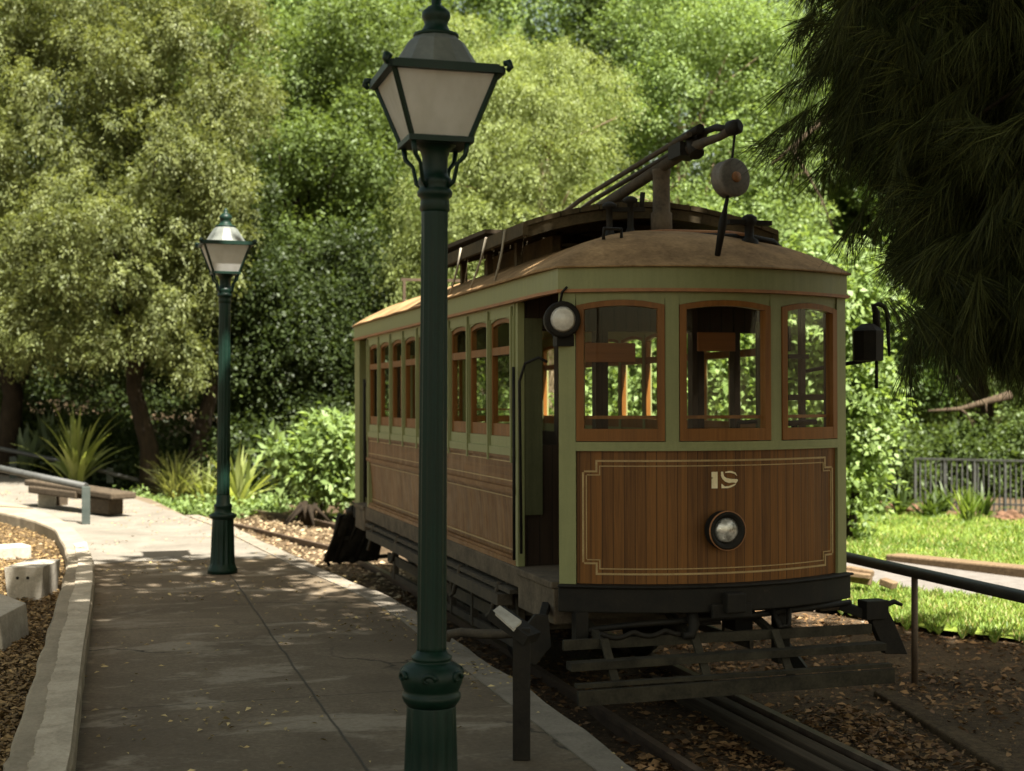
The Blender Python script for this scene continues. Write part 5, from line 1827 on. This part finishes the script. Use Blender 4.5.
px_, d_ = cam_tree(10.5, 0.01)
tree('unseen_shade_tree', 'unseen tree added right of the camera with boughs placed to shade the platform', px_, d_, -0.45, 0.4, 8.0,
     [(-10.41, -2.82, 9.09, 1.45, 1.44, 0.85), (-10.24, -1.42, 9.12, 1.27, 1.16, 0.85), (-10.41, 0.7, 8.45, 1.12, 1.35, 0.85), (-10.43, 2.28, 8.97, 1.24, 1.5, 0.85), (-10.49, 3.98, 8.64, 1.35, 1.21, 0.85), (-10.37, 6.05, 8.78, 1.32, 1.46, 0.85), (-8.66, -3.29, 8.61, 1.28, 1.12, 0.85), (-8.29, -1.03, 9.55, 1.39, 1.48, 0.85), (-8.84, 0.28, 9.56, 1.41, 1.26, 0.85), (-8.1, 2.35, 9.38, 1.22, 1.18, 0.85), (-8.49, 3.76, 8.86, 1.48, 1.23, 0.85), (-8.84, 5.49, 8.6, 1.41, 1.25, 0.85), (-7.0, -3.51, 8.6, 1.37, 1.16, 0.85), (-7.02, -1.36, 8.7, 1.5, 1.15, 0.85), (-6.63, 0.67, 8.89, 1.5, 1.29, 0.85), (-6.86, 2.18, 8.44, 1.27, 1.2, 0.85), (-6.34, 4.31, 9.0, 1.11, 1.2, 0.85), (-6.86, 5.62, 8.68, 1.45, 1.16, 0.85), (-7.01, 6.45, 9.08, 1.5, 1.26, 0.85), (-4.53, -3.03, 9.35, 1.4, 1.3, 0.85), (-5.18, -1.58, 9.45, 1.46, 1.47, 0.85), (-4.98, 0.58, 9.36, 1.36, 1.43, 0.85), (-4.83, 2.37, 9.22, 1.21, 1.47, 0.85), (-4.48, 3.71, 9.57, 1.48, 1.37, 0.85), (-5.21, 6.17, 8.55, 1.49, 1.37, 0.85), (-5.2, 6.45, 9.16, 1.33, 1.4, 0.85), (-2.71, -3.38, 8.4, 1.47, 1.11, 0.85), (-2.75, -1.66, 9.37, 1.41, 1.45, 0.85), (-3.01, 0.75, 8.64, 1.37, 1.23, 0.85), (-2.74, 2.47, 8.97, 1.31, 1.11, 0.85), (-3.42, 4.13, 8.99, 1.45, 1.34, 0.85), (-1.02, -3.3, 8.68, 1.29, 1.49, 0.85), (-1.57, -1.66, 9.15, 1.45, 1.3, 0.85), (-1.3, 0.74, 9.33, 1.13, 1.45, 0.85), (-1.49, 2.09, 9.4, 1.27, 1.42, 0.85), (-1.52, 4.35, 8.61, 1.16, 1.3, 0.85), (-10.7, 8.5, 9, 0.9, 0.75, 0.6)],
     91, dict(far, nsub=0, n_spray=15000, K=8, L=0.6, ll=0.2, lw=0.075, gap=-0.75, shell=0.6), None, 14)

# ------------------------------------------------------------------ litter and grass
rng = np.random.default_rng(8)
BROWN = ((0.09, 0.045, 0.02), (0.30, 0.18, 0.08))
STRAW = ((0.22, 0.15, 0.06), (0.48, 0.38, 0.18))


def litter(name, label, xy, z, size, tones, tilt=0.5):
    n = len(xy)
    p = np.column_stack([xy, z + 0.004 + 0.02 * rng.random(n)])
    a = rng.random(n) * 2 * pi
    d = np.stack([np.cos(a), np.sin(a), rng.normal(size=n) * 0.25 * tilt], -1)
    nr = unit(np.stack([rng.normal(size=n) * tilt, rng.normal(size=n) * tilt, np.ones(n)], -1))
    f = rng.random((n, 1))
    tone = (np.array(tones[0]) * (1 - f) + np.array(tones[1]) * f) * (0.6 + 0.7 * rng.random((n, 1)))
    ln = size * (0.5 + 0.9 * rng.random(n))
    v, q, t = leaves(p, unit(d), nr, ln, ln * (0.16 + 0.14 * rng.random(n)), tone)
    v[:, 2] = np.maximum(v[:, 2], np.repeat(z, 4) + 0.002)
    return tag(fast_mesh(name, v, q, M['litter'], t), label, 'leaf litter', kind='stuff')


def rnd(n, x0, x1, y0, y1):
    return np.column_stack([x0 + (x1 - x0) * rng.random(n), y0 + (y1 - y0) * rng.random(n)])


xy = np.concatenate([rnd(9000, 2.36, 4.9, 4.2, 8.5), rnd(7000, 4.6, 9.5, 5.0, 12.5), rnd(3500, 2.36, 4.9, 8.5, 15)])
dens_ = np.sin(xy[:, 0] * 3.1 + xy[:, 1] * 1.7) + np.sin(xy[:, 0] * 1.3 - xy[:, 1] * 2.9) + rng.normal(size=len(xy)) * 0.9
xy = xy[dens_ > -0.5]
xy = np.concatenate([xy, rnd(14000, 2.36, 9.5, 4.2, 12.5)])
litter('fallen_leaves', 'brown fallen leaves strewn over the track bed', xy, ground_z(xy[:, 0], xy[:, 1]), np.where(np.arange(len(xy)) < len(xy) - 14000, 0.062, 0.026), BROWN)
n = 15000
pp = np.array([at(random.uniform(-40, 66), random.uniform(512, 800), 0.006)[:2] for _ in range(n)])
pxl = []
ipx = np.array(inner)
keep = []
for x, y in pp:
    dd = x * ST + y * CT
    xc = x * CT - y * ST
    px, py = 512 + F * xc / dd, HOR + F * (HC - 0.006) / dd
    lim = np.interp(py, ipx[::-1, 1], ipx[::-1, 0])
    keep.append(px < lim + 2)
xy = pp[np.array(keep)]
litter('fallen_leaves', 'straw coloured fallen leaves filling the kerbed bed', xy, np.full(len(xy), 0.006), 0.042, ((0.10, 0.06, 0.025), (0.30, 0.205, 0.09)))
xy = rnd(9000, -3.2, 2.28, 2.5, 26)
xy = np.concatenate([xy, np.column_stack([2.26 - np.abs(rng.normal(size=500)) * 0.22, 3.5 + rng.random(500) * 9])])
ok = (xy[:, 0] < edge_x(xy[:, 1]) - 0.02) & (xy[:, 0] > -1.9 - 0.25 * (xy[:, 1] - 6)) & (np.sin(xy[:, 0] * 2.3 + xy[:, 1]) + np.sin(xy[:, 1] * 2.9 - xy[:, 0]) + rng.normal(size=len(xy)) > 0.6)
# keep the kerb and bed clear
opx = np.array(outer)
dd = xy[:, 0] * ST + xy[:, 1] * CT
pxs = 512 + F * (xy[:, 0] * CT - xy[:, 1] * ST) / dd
pys = HOR + F * HC / dd
ok &= pxs > np.interp(pys, opx[::-1, 1], opx[::-1, 0]) + 2
xy = xy[ok]
litter('fallen_leaves', 'scattered yellow brown leaves on the dark platform paving', xy, np.full(len(xy), 0.002), 0.036, STRAW, 0.45)
xy = rnd(9000, 0.0, 3.4, 13, 28)
xy = xy[(xy[:, 0] > edge_x(xy[:, 1]) + 0.02) & (xy[:, 0] < edge_x(xy[:, 1]) + 2.6)]
litter('fallen_leaves', 'pale dry leaves between the curving platform edge and the shrubs', xy, ground_z(xy[:, 0], xy[:, 1]), 0.07, ((0.14, 0.09, 0.05), (0.42, 0.33, 0.2)))

# grass blades on the lawn in view
n = 70000
px = rng.random(n) * 230 + 825
py = 505 + rng.random(n) ** 0.9 * 150
d = F * (HC - LZ) / (py - HOR)
xc = (px - 512) / F * d
X, Y = xc * CT + d * ST, -xc * ST + d * CT
top = np.interp(px, [q_[0] for q_ in [(780, 508), (860, 511), (920, 514), (1024, 521), (1200, 523)]], [508, 511, 514, 521, 523])
bot = np.interp(px, [700, 845, 925, 1024, 1200], [600, 610, 628, 640, 662]) + 5 * np.sin(px * 0.21) + 3 * np.sin(px * 0.57)
pt = np.interp(px, [640, 845, 900, 1024, 1200], [548, 556, 562, 573, 584])
pb = np.interp(px, [640, 845, 900, 1024, 1200], [572, 583, 590, 604, 622]) + 1.5 * np.sin(px * 0.3)
bare = np.sin(X * 2.7 + Y * 1.1 + 1.0) + np.sin(Y * 3.3 - X * 1.9) + 0.8 * np.sin(X * 6.1 + Y * 5.3) + rng.normal(size=n) * 0.6
ok = (bare < 1.9) & (py > top) & (py < bot) & ~((py > pt) & (py < pb))
X, Y = X[ok], Y[ok]
n = len(X)
a = rng.random(n) * 2 * pi
dr = unit(np.stack([np.cos(a) * 0.6, np.sin(a) * 0.6, np.ones(n)], -1))
nr = unit(rng.normal(size=(n, 3)))
f = np.clip(0.5 + 0.35 * (np.sin(X * 1.9 + Y) + np.sin(Y * 2.3 - X * 0.7)) * 0.5 + 0.3 * rng.normal(size=n), 0, 1)[:, None]
tone = np.array((0.105, 0.175, 0.03)) * (1 - f) + np.array((0.27, 0.36, 0.085)) * f
dry = (rng.random((n, 1)) < 0.12)
tone = np.where(dry, np.array((0.36, 0.32, 0.14)), tone)
v, q, t = leaves(np.column_stack([X, Y, np.full(n, LZ)]), dr, nr, 0.03 + 0.075 * rng.random(n) ** 1.5, 0.006 + 0.004 * rng.random(n), tone)
tag(fast_mesh('grass', v, q, M['leaf'], t), 'bright green grass of the lawn', 'grass', kind='stuff')

# ------------------------------------------------------------------ light, camera
w = bpy.data.worlds.new('World')
sc.world = w
w.use_nodes = True
nt = w.node_tree
bg = nt.nodes['Background']
sky = nt.nodes.new('ShaderNodeTexSky')
sky.sky_type = 'NISHITA'
sky.sun_disc = False
EL = R(60)
hx, hy = 0.52 * CT - 0.85 * ST, -0.52 * ST - 0.85 * CT
hl = math.hypot(hx, hy)
hx, hy = hx / hl, hy / hl
sky.sun_elevation = EL
sky.sun_rotation = math.atan2(hx, hy)
sky.dust_density = 2.0
nt.links.new(mixc(nt, 1.0, sky.outputs[0], (1.0, 0.82, 0.52), 'MULTIPLY'), bg.inputs[0])
bg.inputs[1].default_value = 0.074
sl = bpy.data.lights.new('sun', 'SUN')
sl.energy = 5.0
sl.angle = R(0.5)
sl.color = (1.0, 0.95, 0.85)
so = bpy.data.objects.new('sun', sl)
so.rotation_euler = Vector((hx * cos(EL), hy * cos(EL), sin(EL))).to_track_quat('Z', 'Y').to_euler()
so.location = (0, 0, 40)
col.objects.link(so)

cam = bpy.data.cameras.new('camera')
cam.sensor_width = 36
cam.lens = F / 1024 * 36
cam.shift_y = (HOR - 385.5) / 1024
cam.clip_end = 1500
cam.dof.use_dof = True
cam.dof.focus_distance = 7.6
cam.dof.aperture_fstop = 2.6
co = bpy.data.objects.new('camera', cam)
co.location = (0, 0, HC)
co.rotation_euler = (R(90), 0, -TH)
col.objects.link(co)
sc.camera = co

sc.render.engine = 'CYCLES'
cy = sc.cycles
cy.max_bounces = 8
cy.diffuse_bounces = 4
cy.glossy_bounces = 3
cy.transmission_bounces = 5
cy.transparent_max_bounces = 16
cy.caustics_reflective = False
cy.caustics_refractive = False
cy.sample_clamp_indirect = 8
cy.use_denoising = True
try:
    cy.denoiser = 'OPENIMAGEDENOISE'
except Exception:
    pass
vs_ = sc.view_settings
sc.display_settings.display_device = 'sRGB'
vs_.view_transform = 'Standard'
vs_.look = 'None'
vs_.gamma = 1
vs_.exposure = 2.2
vs_.use_curve_mapping = False
